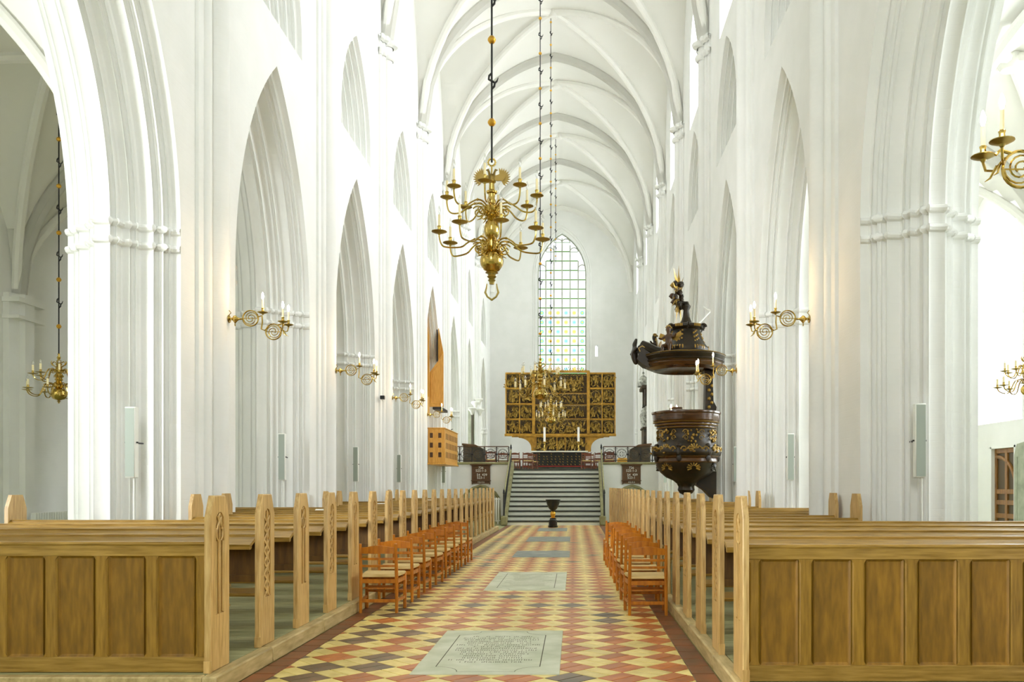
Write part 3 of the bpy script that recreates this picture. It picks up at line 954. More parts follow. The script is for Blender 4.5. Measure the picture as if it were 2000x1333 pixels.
CARVE = {}
ENDS = {}
for sg in (-1, 1):
    for k in 'AB': CARVE[(sg, k)] = carving_mesh(sg, k)
    ENDS[(sg, 1)] = end_panel_mesh(sg, True); ENDS[(sg, 0)] = end_panel_mesh(sg, False)
PM = {}
LONG = (4.15, 4.25); SHORT = (2.38, 2.47)
def place_pew(side, n, y, long_, outer, label):
    sg = -1 if side == 'left' else 1
    Lp = (LONG if long_ else SHORT)[0 if sg < 0 else 1]
    x = -2.69 if sg < 0 else 1.185
    if (sg, long_, n == 0) not in PM: PM[(sg, long_, n == 0)] = pew_meshes(sg, Lp, n == 0)
    R = PM[(sg, long_, n == 0)]
    t = thing('oak_pew', (x, y, HP), label, 'pew', 'oak pews %s of the aisle' % side)
    e_ = put('end_panel', ENDS[(sg, 1)], t)
    put('carving', CARVE[(sg, 'A' if n % 2 == 0 else 'B')], e_)
    if outer: put('outer_end_panel', ENDS[(sg, 0)], t, (sg * Lp, 0, -0.04 if sg < 0 else -0.03))
    for k, me in R.items(): put(k, me, t)
    put('seat_bracket', R['seat_bracket'], t, (sg * (Lp - 0.4), 0, 0))
    if n == 0:       # the panelled screen of the rearmost pew
        step, st = 0.375, 0.11
        s0 = END_T
        k = 0
        sm = MB(); ch = 0.02
        z0, z1 = 0.115, 0.865
        # stile with stopped chamfers
        def stile(w):
            q = MB()
            q.add([(0, 0.075, z0), (w, 0.075, z0), (w, 0.075, z1), (0, 0.075, z1),
                   (0, 0.058, z0), (w, 0.058, z0), (w, 0.058, z1), (0, 0.058, z1),
                   (ch, 0.04, z0 + 0.03), (w - ch, 0.04, z0 + 0.03), (w - ch, 0.04, z1 - 0.03), (ch, 0.04, z1 - 0.03),
                   (0, 0.04, z0), (w, 0.04, z0), (w, 0.04, z1), (0, 0.04, z1)],
                  [(4, 5, 1, 0), (5, 6, 2, 1), (6, 7, 3, 2), (7, 4, 0, 3), (8, 9, 10, 11), (12, 13, 9, 8), (14, 15, 11, 10), (12, 8, 4), (13, 5, 9), (14, 10, 6), (15, 7, 11), (8, 11, 7, 4), (9, 5, 6, 10), (12, 4, 0, 13), (13, 5, 4, 12), (14, 6, 7, 15)])
            return q
        def panel(w):
            q = MB(); q.box(0, w, 0.062, 0.072, z0 - 0.005, z1 + 0.005)
            # moulded edge inside the frame
            for d0, d1, ya, yb in ((0.0, 0.012, 0.045, 0.058), (0.012, 0.018, 0.058, 0.062)):
                o_ = [(d0, z0 + d0), (w - d0, z0 + d0), (w - d0, z1 - d0), (d0, z1 - d0)]
                i_ = [(d1, z0 + d1), (w - d1, z0 + d1), (w - d1, z1 - d1), (d1, z1 - d1)]
                q.add([(p[0], ya, p[1]) for p in o_] + [(p[0], yb, p[1]) for p in i_], [(c, (c + 1) % 4, 4 + (c + 1) % 4, 4 + c) for c in range(4)])
            return q
        sme = stile(st).mesh('stile', M['oakstile'], ang=0.4); pme = panel(step - st).mesh('panel', M['oakpanel'], ang=0.4)
        first = stile(0.09).mesh('stile', M['oakstile'], ang=0.4)
        s = END_T
        put('stile', first, t, (sg * s if sg > 0 else -s - 0.09, 0, 0)); s += 0.09
        while s < Lp - 0.3:
            put('panel', pme, t, (sg * s if sg > 0 else -s - (step - st), 0, 0)); s += step - st
            put('stile', sme, t, (sg * s if sg > 0 else -s - st, 0, 0)); s += st
    return t

CARVED = ['fluted tracery', 'climbing leaves']
for n in range(23):
    y = 6.43 + 1.02 * n
    long_ = not (n in (5, 6, 11, 12, 13, 17, 18, 19))
    place_pew('left', n, y, long_, n in (4, 5, 6, 11, 12, 17, 18, 22), ('panelled oak pew closing the left block, nearest the camera, end carved with tracery' if n == 0 else
              'oak pew left of the aisle, %s row from the camera, end carved with %s' % (ORD[n], CARVED[n % 2])))
for n in range(24):
    y = 6.13 + 1.01 * n
    long_ = not (n in (5, 6, 11, 12, 13, 17, 18, 19, 22))
    place_pew('right', n, y, long_, n in (5, 6, 11, 12, 17, 18, 22), ('panelled oak pew closing the right block, nearest the camera, end carved with tracery' if n == 0 else
              'oak pew right of the aisle, %s row from the camera, end carved with %s' % (ORD[n], CARVED[n % 2])))
# hymn sheets left lying on the book boards
for k, (x, y, lab) in enumerate(((-4.55, 15.62, 'white paper sheet on a left pew book board, leftmost of three sheets'), (-4.6, 20.72, 'white paper sheet on a left pew book board, middle of three sheets'), (-4.3, 25.8, 'white paper sheet on a left pew book board, farthest of three sheets'))):
    mb = MB(); mb.add([(-0.1, -0.07, 0), (0.1, -0.07, 0), (0.1, 0.07, 0.052), (-0.1, 0.07, 0.052), (-0.1, -0.07, 0.004), (0.1, -0.07, 0.004), (0.1, 0.07, 0.056), (-0.1, 0.07, 0.056)], [(0, 1, 2, 3), (4, 5, 6, 7), (0, 1, 5, 4), (2, 3, 7, 6), (0, 3, 7, 4), (1, 2, 6, 5)])
    o = mb.build('paper_sheet', M['paper'], None, (x, y - 0.035, HP + 0.915)); tag(o, lab, 'paper', 'paper sheets on the pews')

# ------------------------------------------------------------ ladder-back chairs
def make_chair(label, group, wood, loc):
    t = thing('ladder_back_chair', loc, label, 'chair', group)
    for sx in (-1, 1):
        m = MB(); m.tube([(sx * 0.215, 0.0, 0), (sx * 0.213, 0.005, 0.42), (sx * 0.21, -0.035, 0.83)], [0.019, 0.022, 0.017], 8); m.build('leg', wood, t)
        m = MB(); m.bbox(sx * 0.235 - 0.019, sx * 0.235 + 0.019, 0.40, 0.438, 0, 0.445, 0.006); m.build('leg', wood, t)
    n = 12
    def slat(z0, z1, dip, bow, name):
        m = MB(); rows = []
        for i in range(n + 1):
            u = -1 + 2 * i / n; x = 0.2 * u
            yb = -0.035 * ((z0 + z1) / 2 - 0.42) / 0.41 - 0.0 - bow * (1 - u * u)
            top = z1 + dip * cos(u * pi * 1.0)
            rows.append([(x, yb - 0.008, z0), (x, yb - 0.008, top), (x, yb + 0.008, top), (x, yb + 0.008, z0), (x, yb - 0.008, z0)])
        m.grid(rows); m.build(name, wood, t)
    slat(0.712, 0.798, 0.012, 0.02, 'crest_rail')
    slat(0.635, 0.663, 0.0, 0.02, 'back_slat'); slat(0.55, 0.578, 0.0, 0.018, 'back_slat')
    # woven seat: pad with four hipped envelopes
    m = MB()
    a = [(-0.2, 0.005), (0.2, 0.005), (0.235, 0.425), (-0.235, 0.425)]
    c = (0.0, 0.22)
    def ring(f, z): return [(c[0] + (p[0] - c[0]) * f, c[1] + (p[1] - c[1]) * f, z) for p in a]
    lv = [ring(0.97, 0.425), ring(1.03, 0.43), ring(1.05, 0.45), ring(1.0, 0.468), ring(0.6, 0.463), ring(0.08, 0.452)]
    vs = [p for r in lv for p in r]
    fs = [(k * 4 + i, k * 4 + (i + 1) % 4, (k + 1) * 4 + (i + 1) % 4, (k + 1) * 4 + i) for k in range(5) for i in range(4)] + [(20, 21, 22, 23), (3, 2, 1, 0)]
    m.add(vs, fs); m.build('seat', M['cord'], t, ang=0.9)
    for z0, z1 in ((0.355, 0.405),):
        m = MB(); m.bbox(-0.205, 0.205, -0.006, 0.014, z0, z1, 0.003); m.build('apron', wood, t)
        m = MB(); m.bbox(-0.22, 0.22, 0.41, 0.43, z0, z1, 0.003); m.build('apron', wood, t)
        for sx in (-1, 1):
            m = MB(); m.prism([(sx * 0.207, 0.01), (sx * 0.225, 0.41), (sx * 0.243, 0.41), (sx * 0.225, 0.01)], 2, z0, z1); m.build('apron', wood, t)
    m = MB(); m.bbox(-0.205, 0.205, -0.008, 0.014, 0.125, 0.165, 0.004); m.build('stretcher', wood, t)
    m = MB(); m.bbox(-0.225, 0.225, 0.35, 0.37, 0.21, 0.24, 0.004); m.build('stretcher', wood, t)
    for sx in (-1, 1):
        m = MB(); m.prism([(sx * 0.207, 0.01), (sx * 0.225, 0.41), (sx * 0.245, 0.41), (sx * 0.227, 0.01)], 2, 0.13, 0.165); m.build('stretcher', wood, t)
    m = MB()
    for k in range(6): m.box(-0.2, 0.2, 0.04 + k * 0.055, 0.052 + k * 0.055, 0.285, 0.295)
    m.build('book_rack', wood, t)
    return t
rnd = random.Random(5)
ch0 = None
LX = [-2.34, -2.34, -2.35, -2.34, -2.335, -2.33, -2.335, -2.33]
RX = [0.86, 0.87, 0.87, 0.86, 0.85, 0.86, 0.83, 0.84]
ORD8 = ['nearest the camera'] + [ORD[k] + ' from the camera' for k in range(1, 7)] + ['farthest from the camera']
km = None
for k in range(8):
    for side in ('left', 'right'):
        lab = 'orange-brown cord-seat chair, %s, %s of the aisle' % (ORD8[k], side)
        grp = 'chairs lining the aisle on the ' + side
        x = (LX if side == 'left' else RX)[k]; y = (10.40 + 0.985 * k) if side == 'left' else (10.2 + 1.0 * k)
        if ch0 is None:
            ch0 = make_chair(lab, grp, M['chairwood'], (x, y, 0.006)); km = childmap(); o = ch0
        else:
            o = copy_tree(ch0, (x, y, 0.006), None, lab, km); o['group'] = grp
        o.rotation_euler = (0, 0, rnd.uniform(-0.035, 0.035))
cc0 = None
for k, (x, y) in enumerate(((-3.3, 40.2), (-2.75, 40.0), (-2.15, 40.0), (-2.0, 41.4), (0.55, 40.0), (0.7, 41.4), (1.15, 40.0), (1.7, 40.2), (-3.7, 38.5), (1.55, 38.7))):
    sd = 'left' if x < -0.8 else 'right'
    CN = ['third from the altar', 'second from the altar', 'nearest the altar in the front row', 'in the rear row', 'nearest the altar in the front row', 'in the rear row', 'second from the altar', 'third from the altar', 'outermost, by the dark stall', 'outermost, by the dark stall']
    lab = 'dark red-brown choir chair %s of the altar, %s' % (sd, CN[k])
    if cc0 is None:
        cc0 = make_chair(lab, 'choir chairs beside the altar', M['choirwood'], (x, y, 2.23)); km2 = childmap()
    else:
        copy_tree(cc0, (x, y, 2.23), None, lab, km2)
# ------------------------------------------------------------ chandeliers
def pan_profile(r):
    return [(0.004, -0.03), (0.012, -0.028), (0.02, -0.012), (r * 0.55, -0.008), (r, 0.008), (r * 0.98, 0.013), (r * 0.5, -0.001), (0.02, 0.0), (0.001, 0.002)]
def socket_profile():
    return [(0.012, 0.0), (0.012, 0.02), (0.022, 0.028), (0.018, 0.05), (0.024, 0.07), (0.020, 0.075), (0.001, 0.075)]
def candle_mesh(h=0.13):
    return MB().lathe([(0.001, 0.0), (0.0135, 0.0), (0.0135, h), (0.001, h)], 10).mesh('candle', M['wax'])
def bulb_mesh(m):
    return MB().lathe([(0.006, 0), (0.014, 0.02), (0.0185, 0.045), (0.016, 0.07), (0.008, 0.095), (0.001, 0.108)], 10).mesh('bulb', m)
CANDLE = candle_mesh(); BULB = bulb_mesh(M['bulb']); LITBULB = bulb_mesh(M['lit'])
def arm_mesh(r, z_pan, z_hub, deep):
    """S-shaped arm in the x-z plane from the hub (x small) to the pan (x = r)"""
    P = [(0.06, z_hub), (0.12, z_hub + 0.05), (0.20, z_hub + 0.055), (0.28, z_hub + 0.01), (0.36, z_hub - 0.045 * deep), (r - 0.07, z_hub - 0.055 * deep), (r - 0.02, z_hub - 0.02), (r, (z_pan + z_hub) / 2), (r, z_pan - 0.02)]
    pts = []
    for i in range(len(P) - 1):
        p0 = P[max(i - 1, 0)]; p1, p2 = P[i], P[i + 1]; p3 = P[min(i + 2, len(P) - 1)]
        for k in range(4):
            t = k / 4
            q = [0.5 * ((2 * p1[c]) + (-p0[c] + p2[c]) * t + (2 * p0[c] - 5 * p1[c] + 4 * p2[c] - p3[c]) * t * t + (-p0[c] + 3 * p1[c] - 3 * p2[c] + p3[c]) * t ** 3) for c in (0, 1)]
            pts.append((q[0], 0, q[1]))
    pts.append((P[-1][0], 0, P[-1][1]))
    mb = MB(); mb.tube(pts, 0.0095, 6)
    mb.ball((0.20, 0, z_hub + 0.055), 0.016, 8)
    # scroll under the root of the arm
    sc = []
    for i in range(26):
        a = i / 25 * 2 * pi * 1.4 + 0.6
        rr = 0.075 * (1 - i / 32)
        sc.append((0.155 + rr * cos(a), 0, z_hub - 0.045 + rr * sin(a)))
    mb.tube(sc, 0.008, 6)
    mb.tube([(0.05, 0, z_hub - 0.05), (0.09, 0, z_hub - 0.07), (0.13, 0, z_hub - 0.12), (0.17, 0, z_hub - 0.135)], [0.012, 0.01, 0.008, 0.003], 6)
    return mb

def make_turned(loc, label, group, H=1.2, r1=0.60, r2=0.45, rb=0.16, cs=1.9):
    """two-tier chandelier with a big ball at the foot and U-shaped arms"""
    t = thing('brass_chandelier', loc, label, 'chandelier', group)
    k = H / 1.3
    m = MB(); m.lathe([(0.001, 0), (0.018, 0.01), (0.012, 0.03), (0.035, 0.05), (0.015, 0.07), (0.03, 0.085)], 16); m.build('lower_finial', M['brassold'], t)
    m = MB(); m.lathe([(0.03, 0.085), (rb * 0.7, 0.115), (rb * 0.97, 0.19), (rb, 0.24), (rb * 0.95, 0.29), (rb * 0.7, 0.36), (0.05, 0.385)], 28); m.build('lower_ball', M['brass'], t)
    pr = [(0.05, 0.385)]
    z = 0.385
    for rr, dz in ((0.085, 0.03), (0.09, 0.05), (0.05, 0.03), (0.075, 0.03), (0.045, 0.04), (0.07, 0.04), (0.05, 0.05), (0.085, 0.04), (0.06, 0.04), (0.045, 0.04), (0.08, 0.04), (0.085, 0.04), (0.05, 0.03), (0.06, 0.04), (0.035, 0.03), (0.055, 0.04), (0.03, 0.04), (0.045, 0.04), (0.02, 0.04), (0.035, 0.05), (0.012, 0.05), (0.022, 0.04), (0.001, 0.03)):
        z += dz; pr.append((rr, z * 1.0))
    m = MB(); m.lathe(pr, 20); m.build('turned_shaft', M['brass'], t)
    for s_ in (-1, 1):
        m = MB()
        m.tube([(s_ * 0.04, 0, 1.03), (s_ * 0.09, 0, 1.06), (s_ * 0.12, 0, 1.02), (s_ * 0.10, 0, 0.98)], [0.012, 0.012, 0.009, 0.004], 6)
        m.tube([(s_ * 0.05, 0, 0.93), (s_ * 0.12, 0, 0.98), (s_ * 0.14, 0, 1.04), (s_ * 0.125, 0, 1.09)], [0.012, 0.012, 0.01, 0.004], 6)
        m.build('leaf_scroll', M['brass'], t)
    so = MB().lathe(socket_profile(), 10).mesh('candle_socket', M['brass'])
    for lvl, (r, zh, zp, n, off) in enumerate(((r1, 0.46, 0.33, 8, 0.2), (r2, 0.82, 0.72, 8, 0.55))):
        P = [(0.06, zh), (0.14, zh + 0.05), (r * 0.42, zh + 0.02), (r * 0.5, zh - 0.07), (r * 0.62, zp - 0.13), (r * 0.8, zp - 0.15), (r * 0.95, zp - 0.09), (r, zp - 0.01)]
        pts = []
        for i in range(len(P) - 1):
            p0 = P[max(i - 1, 0)]; p1, p2 = P[i], P[i + 1]; p3 = P[min(i + 2, len(P) - 1)]
            for q in range(4):
                u = q / 4
                c2 = [0.5 * ((2 * p1[c]) + (-p0[c] + p2[c]) * u + (2 * p0[c] - 5 * p1[c] + 4 * p2[c] - p3[c]) * u * u + (-p0[c] + 3 * p1[c] - 3 * p2[c] + p3[c]) * u ** 3) for c in (0, 1)]
                pts.append((c2[0], 0, c2[1]))
        pts.append((r, 0, zp - 0.01))
        am = MB(); am.tube(pts, 0.011, 6)
        am.tube([(0.13 + 0.05 * (1 - i / 16) * cos(i * 0.55), 0, zh - 0.02 + 0.05 * (1 - i / 16) * sin(i * 0.55)) for i in range(14)], 0.007, 5)
        am = am.mesh('arm', M['brass']); pm_ = MB().lathe(pan_profile(0.088), 18).mesh('drip_pan', M['brassold'])
        for q in range(n):
            arm = put('arm', am, t, (0, 0, 0), off + q * 2 * pi / n)
            put('drip_pan', pm_, arm, (r, 0, zp)); put('candle_socket', so, arm, (r, 0, zp))
            c_ = put('candle', CANDLE, arm, (r, 0, zp + 0.07)); c_.scale = (cs, cs, 1.15); b_ = put('bulb', BULB, arm, (r, 0, zp + 0.215)); b_.scale = (cs, cs, 1.1)
    t.scale = (1, 1, k)
    return t

def make_chandelier(loc, label, group, eagle=True, deep=1.0):
    if not eagle: return make_turned(loc, label, group)
    t = thing('brass_chandelier', loc, label, 'chandelier', group)
    body = [(0.001, 0.11), (0.028, 0.115), (0.03, 0.14), (0.045, 0.16), (0.03, 0.175), (0.055, 0.20), (0.04, 0.215), (0.05, 0.235), (0.075, 0.245), (0.05, 0.255)]
    m = MB(); m.lathe(body, 20); m.build('lower_finial', M['brassold'], t)
    m = MB(); m.lathe([(0.05, 0.255), (0.09, 0.275), (0.128, 0.33), (0.138, 0.38), (0.128, 0.43), (0.09, 0.475), (0.055, 0.485)], 32, lobe=12, amp=0.06); m.build('lower_ball', M['brass'], t)
    m = MB(); m.lathe([(0.055, 0.485), (0.075, 0.50), (0.06, 0.52), (0.085, 0.54), (0.09, 0.60), (0.07, 0.625), (0.05, 0.64)], 24); m.build('lower_hub', M['brass'], t)
    m = MB(); m.lathe([(0.05, 0.64), (0.075, 0.66), (0.09, 0.72), (0.09, 0.77), (0.07, 0.83), (0.045, 0.845)], 32, lobe=12, amp=0.08); m.build('middle_ball', M['brass'], t)
    m = MB(); m.lathe([(0.045, 0.845), (0.06, 0.86), (0.05, 0.88), (0.085, 0.90), (0.07, 0.93), (0.09, 0.955), (0.095, 1.0), (0.07, 1.02), (0.045, 1.04), (0.05, 1.07), (0.035, 1.10), (0.04, 1.15), (0.06, 1.16), (0.065, 1.18), (0.035, 1.20), (0.03, 1.27), (0.05, 1.29), (0.04, 1.31), (0.001, 1.315)], 24); m.build('upper_hub', M['brass'], t)
    if eagle:
        m = MB()   # handle ring at the foot, leaf-edged
        pts = [(0.055, 0, 0.12), (0.062, 0, 0.07), (0.075, 0, 0.02), (0.05, 0, -0.03), (0, 0, -0.065), (-0.05, 0, -0.03), (-0.075, 0, 0.02), (-0.062, 0, 0.07), (-0.055, 0, 0.12)]
        m.tube(pts, [0.006, 0.009, 0.013, 0.011, 0.014, 0.011, 0.013, 0.009, 0.006], 8); m.build('pull_ring', M['brassold'], t)
        m = MB()   # pair of spread birds' wings with fanned feathers
        for s_ in (-1, 1):
            c_ = (s_ * 0.10, 1.34)
            m.prism([(s_ * 0.02, 1.31), (s_ * 0.06, 1.30), (s_ * 0.13, 1.305), (s_ * 0.155, 1.34), (s_ * 0.15, 1.38), (s_ * 0.11, 1.395), (s_ * 0.07, 1.37), (s_ * 0.03, 1.36)], 1, -0.009, 0.009)
            for k in range(11):
                a = -1.05 + k * 0.27
                d_ = Vector((s_ * cos(a), sin(a))); n_ = Vector((-d_.y, d_.x)) * 0.010
                p0 = Vector(c_) + d_ * 0.03; p1 = Vector(c_) + d_ * 0.085; p2 = Vector(c_) + d_ * 0.115 + n_ * s_ * 0.8
                m.prism([tuple(p0 - n_), tuple(p1 - n_), tuple(p2), tuple(p1 + n_), tuple(p0 + n_)], 1, -0.006, 0.006)
            m.tube([(s_ * 0.02, 0, 1.33), (s_ * 0.03, 0, 1.40), (s_ * 0.045, 0, 1.43), (s_ * 0.07, 0, 1.425)], [0.02, 0.013, 0.015, 0.004], 8)
        m.ell((0, 0, 1.33), 0.04, 0.028, 0.06, 10); m.build('bird_finial', M['brassflat'], t)
        m = MB(); m.tube([(0.04 * sin(2 * pi * k / 16), 0, 1.515 + 0.04 * cos(2 * pi * k / 16)) for k in range(17)], 0.009, 6)
        for k in range(12): m.ball((0.048 * sin(2 * pi * k / 12), 0, 1.515 + 0.048 * cos(2 * pi * k / 12)), 0.008, 6)
        m.tube([(0, 0, 1.38), (0, 0, 1.48)], 0.01, 6); m.build('hanging_ring', M['brass'], t)
    a1 = arm_mesh(0.60, 0.665, 0.56, deep).mesh('arm', M['brass']); a2 = arm_mesh(0.52, 1.115, 0.99, deep).mesh('arm', M['brass'])
    p1 = MB().lathe(pan_profile(0.088), 20).mesh('drip_pan', M['brassold']); p2 = MB().lathe(pan_profile(0.078), 20).mesh('drip_pan', M['brassold'])
    so = MB().lathe(socket_profile(), 10).mesh('candle_socket', M['brass'])
    for lvl, (am, pm_, r, zp, off) in enumerate(((a1, p1, 0.60, 0.665, radians(-90 + 15)), (a2, p2, 0.52, 1.115, radians(-90 - 3)))):
        for k in range(8):
            a = off + k * pi / 4
            arm = put('arm', am, t, (0, 0, 0), a)
            put('drip_pan', pm_, arm, (r, 0, zp)); put('candle_socket', so, arm, (r, 0, zp))
            put('candle', CANDLE, arm, (r, 0, zp + 0.07)); put('bulb', BULB, arm, (r, 0, zp + 0.20))
    return t

def make_chain(loc, z0, z1, spacing, label, first, r_rod=0.012, rb=0.047):
    """iron rods linked by hooks, a gilded ball on every rod"""
    t = thing('hanging_rod', loc, label, 'chain', 'iron hanging rods of the chandeliers')
    z = z0; k = 0
    rod = MB(); hooks = []
    me_b = MB().lathe([(0.001, -rb), (rb * 0.55, -rb * 0.84), (rb * 0.95, -rb * 0.3), (rb * 1.0, -rb * 0.06), (rb * 1.03, 0), (rb, rb * 0.06), (rb * 0.95, rb * 0.3), (rb * 0.55, rb * 0.84), (0.001, rb)], 16).mesh('gilded_ball', M['gilt'])
    hk = MB(); hk.tube([(0, 0, -0.09), (0.03, 0, -0.06), (0.035, 0, -0.02), (0, 0, 0.0), (-0.035, 0, 0.02), (-0.03, 0, 0.06), (0, 0, 0.09)], r_rod * 1.1, 6)
    hk.tube([(0.03, 0, -0.03), (0.06, 0, 0.0), (0.075, 0, 0.04)], [r_rod, r_rod * 0.8, 0.003], 6)
    hm = hk.mesh('hook', M['iron'])
    rod.tube([(0, 0, z0), (0, 0, z1)], r_rod, 6); rod.build('rod', M['iron'], t)
    zb = z0 + first
    while zb < z1 - 0.1:
        put('gilded_ball', me_b, t, (0, 0, zb))
        if zb + spacing / 2 < z1: put('hook', hm, t, (0, 0, zb + spacing / 2))
        zb += spacing
    return t
CX = -0.93
ch1 = make_chandelier((CX - 0.02, 10.0, 3.73), 'large brass chandelier with spread birds, hanging nearest in the nave', 'brass chandeliers of the nave')
make_turned((CX + 0.08, 21.6, 3.58), 'brass chandelier hanging in front of the altarpiece, second along the nave', 'brass chandeliers of the nave', 1.22, 0.62, 0.47, 0.18)
make_turned((CX + 0.03, 33.2, 3.80), 'brass chandelier low before the altarpiece, third and farthest along the nave', 'brass chandeliers of the nave', 1.2, 0.55, 0.42, 0.2)
make_chain((CX - 0.02, 10.0, 0), 3.73 + 1.515, 19.9, 0.95, 'black iron rod with gilded balls above the nearest chandelier', 0.46)
make_chain((CX + 0.08, 21.6, 0), 3.58 + 1.17, 19.6, 0.87, 'black iron rod with gilded balls above the second nave chandelier', 0.55, 0.013, 0.04)
make_chain((CX + 0.03, 33.2, 0), 3.80 + 1.15, 19.5, 0.87, 'black iron rod with gilded balls above the third nave chandelier', 0.35, 0.014, 0.042)
make_chain((CX - 0.04, 44.8, 0), 13.0, 19.5, 0.87, 'farthest thin iron rod with gilded balls, near the east window', 0.35, 0.015, 0.042)
make_turned((-9.36, 15.8, 3.02), 'brass chandelier hanging in the left aisle behind the near arch', 'brass chandeliers of the aisles', 0.93, 0.52, 0.40, 0.14, 1.35)
make_turned((8.25, 15.8, 3.10), 'brass chandelier at the right edge, hanging before the aisle window', 'brass chandeliers of the aisles', 0.93, 0.52, 0.40, 0.14, 1.35)
make_chain((-9.36, 15.8, 0), 3.02 + 0.9, 9.2, 0.85, 'black iron rod with gilded balls in the left aisle', 0.5, 0.011, 0.043)
make_chain((8.25, 15.8, 0), 3.10 + 0.9, 9.2, 0.85, 'black iron rod with gilded balls in the right aisle', 0.5, 0.011, 0.043)

# ------------------------------------------------------------ wall sconces
def make_sconce(loc, rz, label):
    t = thing('candle_sconce', loc, label, 'sconce', 'lit brass wall sconces', rz)     # arm runs along +x
    m = MB(); st = len(m.v); m.lathe([(0.001, -0.0), (0.06, 0.0), (0.055, 0.012), (0.02, 0.02), (0.02, 0.05), (0.05, 0.075), (0.055, 0.10), (0.03, 0.125), (0.015, 0.15), (0.015, 0.2)], 16)
    m.xf(Matrix.Rotation(pi / 2, 4, 'Y'), st); m.lathe([(0.001, -0.11), (0.012, -0.09), (0.006, -0.07), (0.016, -0.05), (0.01, -0.03)], 8, (0.09, 0, 0))
    m.tube([(0.0, 0, 0.06), (0.03, 0, 0.09), (0.0, 0, 0.13)], 0.006, 6); m.build('wall_mount', M['brass'], t)
    def hoop(cx, cz, r, m, sw=1):
        m.tube([(cx + r * cos(2 * pi * k / 24), 0, cz + r * sin(2 * pi * k / 24)) for k in range(25)], 0.010, 6)
        for q in range(2):
            sp = []
            for k in range(18):
                a = q * pi + k / 17 * 2 * pi * 1.1; rr = r * (0.92 - 0.72 * k / 17)
                sp.append((cx + rr * cos(a), 0, cz + sw * rr * sin(a)))
            m.tube(sp, 0.0065, 5)
        m.tube([(cx - r, 0, cz), (cx + r, 0, cz)], 0.006, 5)
    m = MB(); hoop(0.32, 0.01, 0.115, m); hoop(0.66, -0.19, 0.115, m, -1)
    m.tube([(0.2, 0, 0), (0.22, 0, 0)], 0.012, 6)
    m.tube([(0.43, 0, 0.03), (0.49, 0, 0.05), (0.495, 0, -0.05), (0.48, 0, -0.15), (0.53, 0, -0.17), (0.58, 0, -0.12)], 0.011, 6)
    m.tube([(0.72, 0, -0.09), (0.79, 0, -0.07), (0.82, 0, -0.10)], 0.011, 6)
    for s_ in (-1, 1):
        m.tube([(0.76, 0, -0.12), (0.80, s_ * 0.06, -0.18), (0.83, s_ * 0.11, -0.16), (0.84, s_ * 0.125, -0.10)], 0.009, 6)
        m.tube([(0.80, s_ * 0.02, -0.16), (0.83, s_ * 0.05, -0.23), (0.86, s_ * 0.06, -0.25)], [0.009, 0.007, 0.002], 6)
    m.build('scroll_arm', M['brass'], t)
    for x, y, z in ((0.50, 0, 0.09), (0.84, -0.125, -0.07), (0.84, 0.125, -0.07)):
        p = MB().lathe(pan_profile(0.075), 16).build('drip_pan', M['brassold'], t, (x, y, z))
        MB().lathe(socket_profile(), 8).build('candle_socket', M['brass'], p)
        put('candle', CANDLE, p, (0, 0, 0.07)); put('lit_bulb', LITBULB, p, (0, 0, 0.20))
    return t
sc0 = None
SL_ = [(XL + 0.28, 12.9, 0, 'lit brass sconce on the nearest left pier'), (XL + 0.28, 18.7, 0, 'lit brass sconce on the second left pier'), (XL + 0.28, 24.5, 0, 'lit brass sconce on the third left pier'), (XL + 0.28, 30.3, 0, 'lit brass sconce beside the organ on the fourth left pier'),
       (XR - 0.28, 12.9, pi, 'lit brass sconce on the nearest right pier in full view'), (XR - 0.28, 18.7, pi, 'lit brass sconce right of the pulpit canopy'), (XR - 0.28, 5.5, pi, 'lit brass sconce cut off by the right edge')]
for k, (x, y, r, lab) in enumerate(SL_):
    z = 4.0 if k < 6 else 3.72
    if sc0 is None:
        sc0 = make_sconce((x, y, z), r, lab + ', three candle bulbs'); kmq = childmap()
    else:
        copy_tree(sc0, (x, y, z), r, lab + ', three candle bulbs', kmq)
    l = bpy.data.lights.new('sconce_glow', 'POINT'); l.energy = 9; l.color = (1.0, 0.62, 0.28); l.shadow_soft_size = 0.06
    lo = bpy.data.objects.new('sconce_glow', l); lo.location = (x + cos(r) * 0.62, y, z + 0.36); COL.objects.link(lo)

# ------------------------------------------------------------ loudspeakers on the piers
def make_speaker(loc, rz, label, h=0.92):
    t = thing('column_speaker', loc, label, 'loudspeaker', 'tall grey column speakers', rz)
    m = MB(); m.bbox(-0.065, 0.065, -0.05, 0.05, 1.63, 1.63 + h, 0.008); m.build('cabinet', M['white'], t)
    m = MB(); m.box(-0.058, 0.058, -0.056, -0.05, 1.645, 1.615 + h); m.build('grille', M['speaker'], t)
    m = MB(); m.tube([(0.03, 0, 0), (0.03, 0, 1.63)], 0.011, 8); m.build('pole', M['white'], t)
    m = MB(); m.box(-0.085, 0.085, -0.01, 0.01, 2.08, 2.1); m.tube([(0, 0.04, 2.09), (0, 0.3, 2.09)], 0.012, 6); m.build('bracket', M['iron'], t)
    return t
sp0 = None
for k, (side, x, y) in enumerate((('left', -5.76, 11.32), ('left', -5.74, 17.1), ('left', -5.75, 22.9), ('left', -5.78, 28.7), ('left', -5.2, 34.6), ('right', 4.30, 10.85), ('right', 4.24, 17.1), ('right', 4.24, 22.9), ('right', 3.6, 34.6))):
    lab = 'tall pale grey column speaker on a white pole, %s pier, %s' % (side, ['nearest', 'second', 'third', 'fourth', 'farthest', 'nearest', 'second', 'third by the pulpit', 'farthest behind the pulpit'][k])
    if sp0 is None:
        sp0 = make_speaker((x, y, 0), 0.0, lab); kmp = childmap()
    else:
        copy_tree(sp0, (x, y, 0), 0.0, lab, kmp)
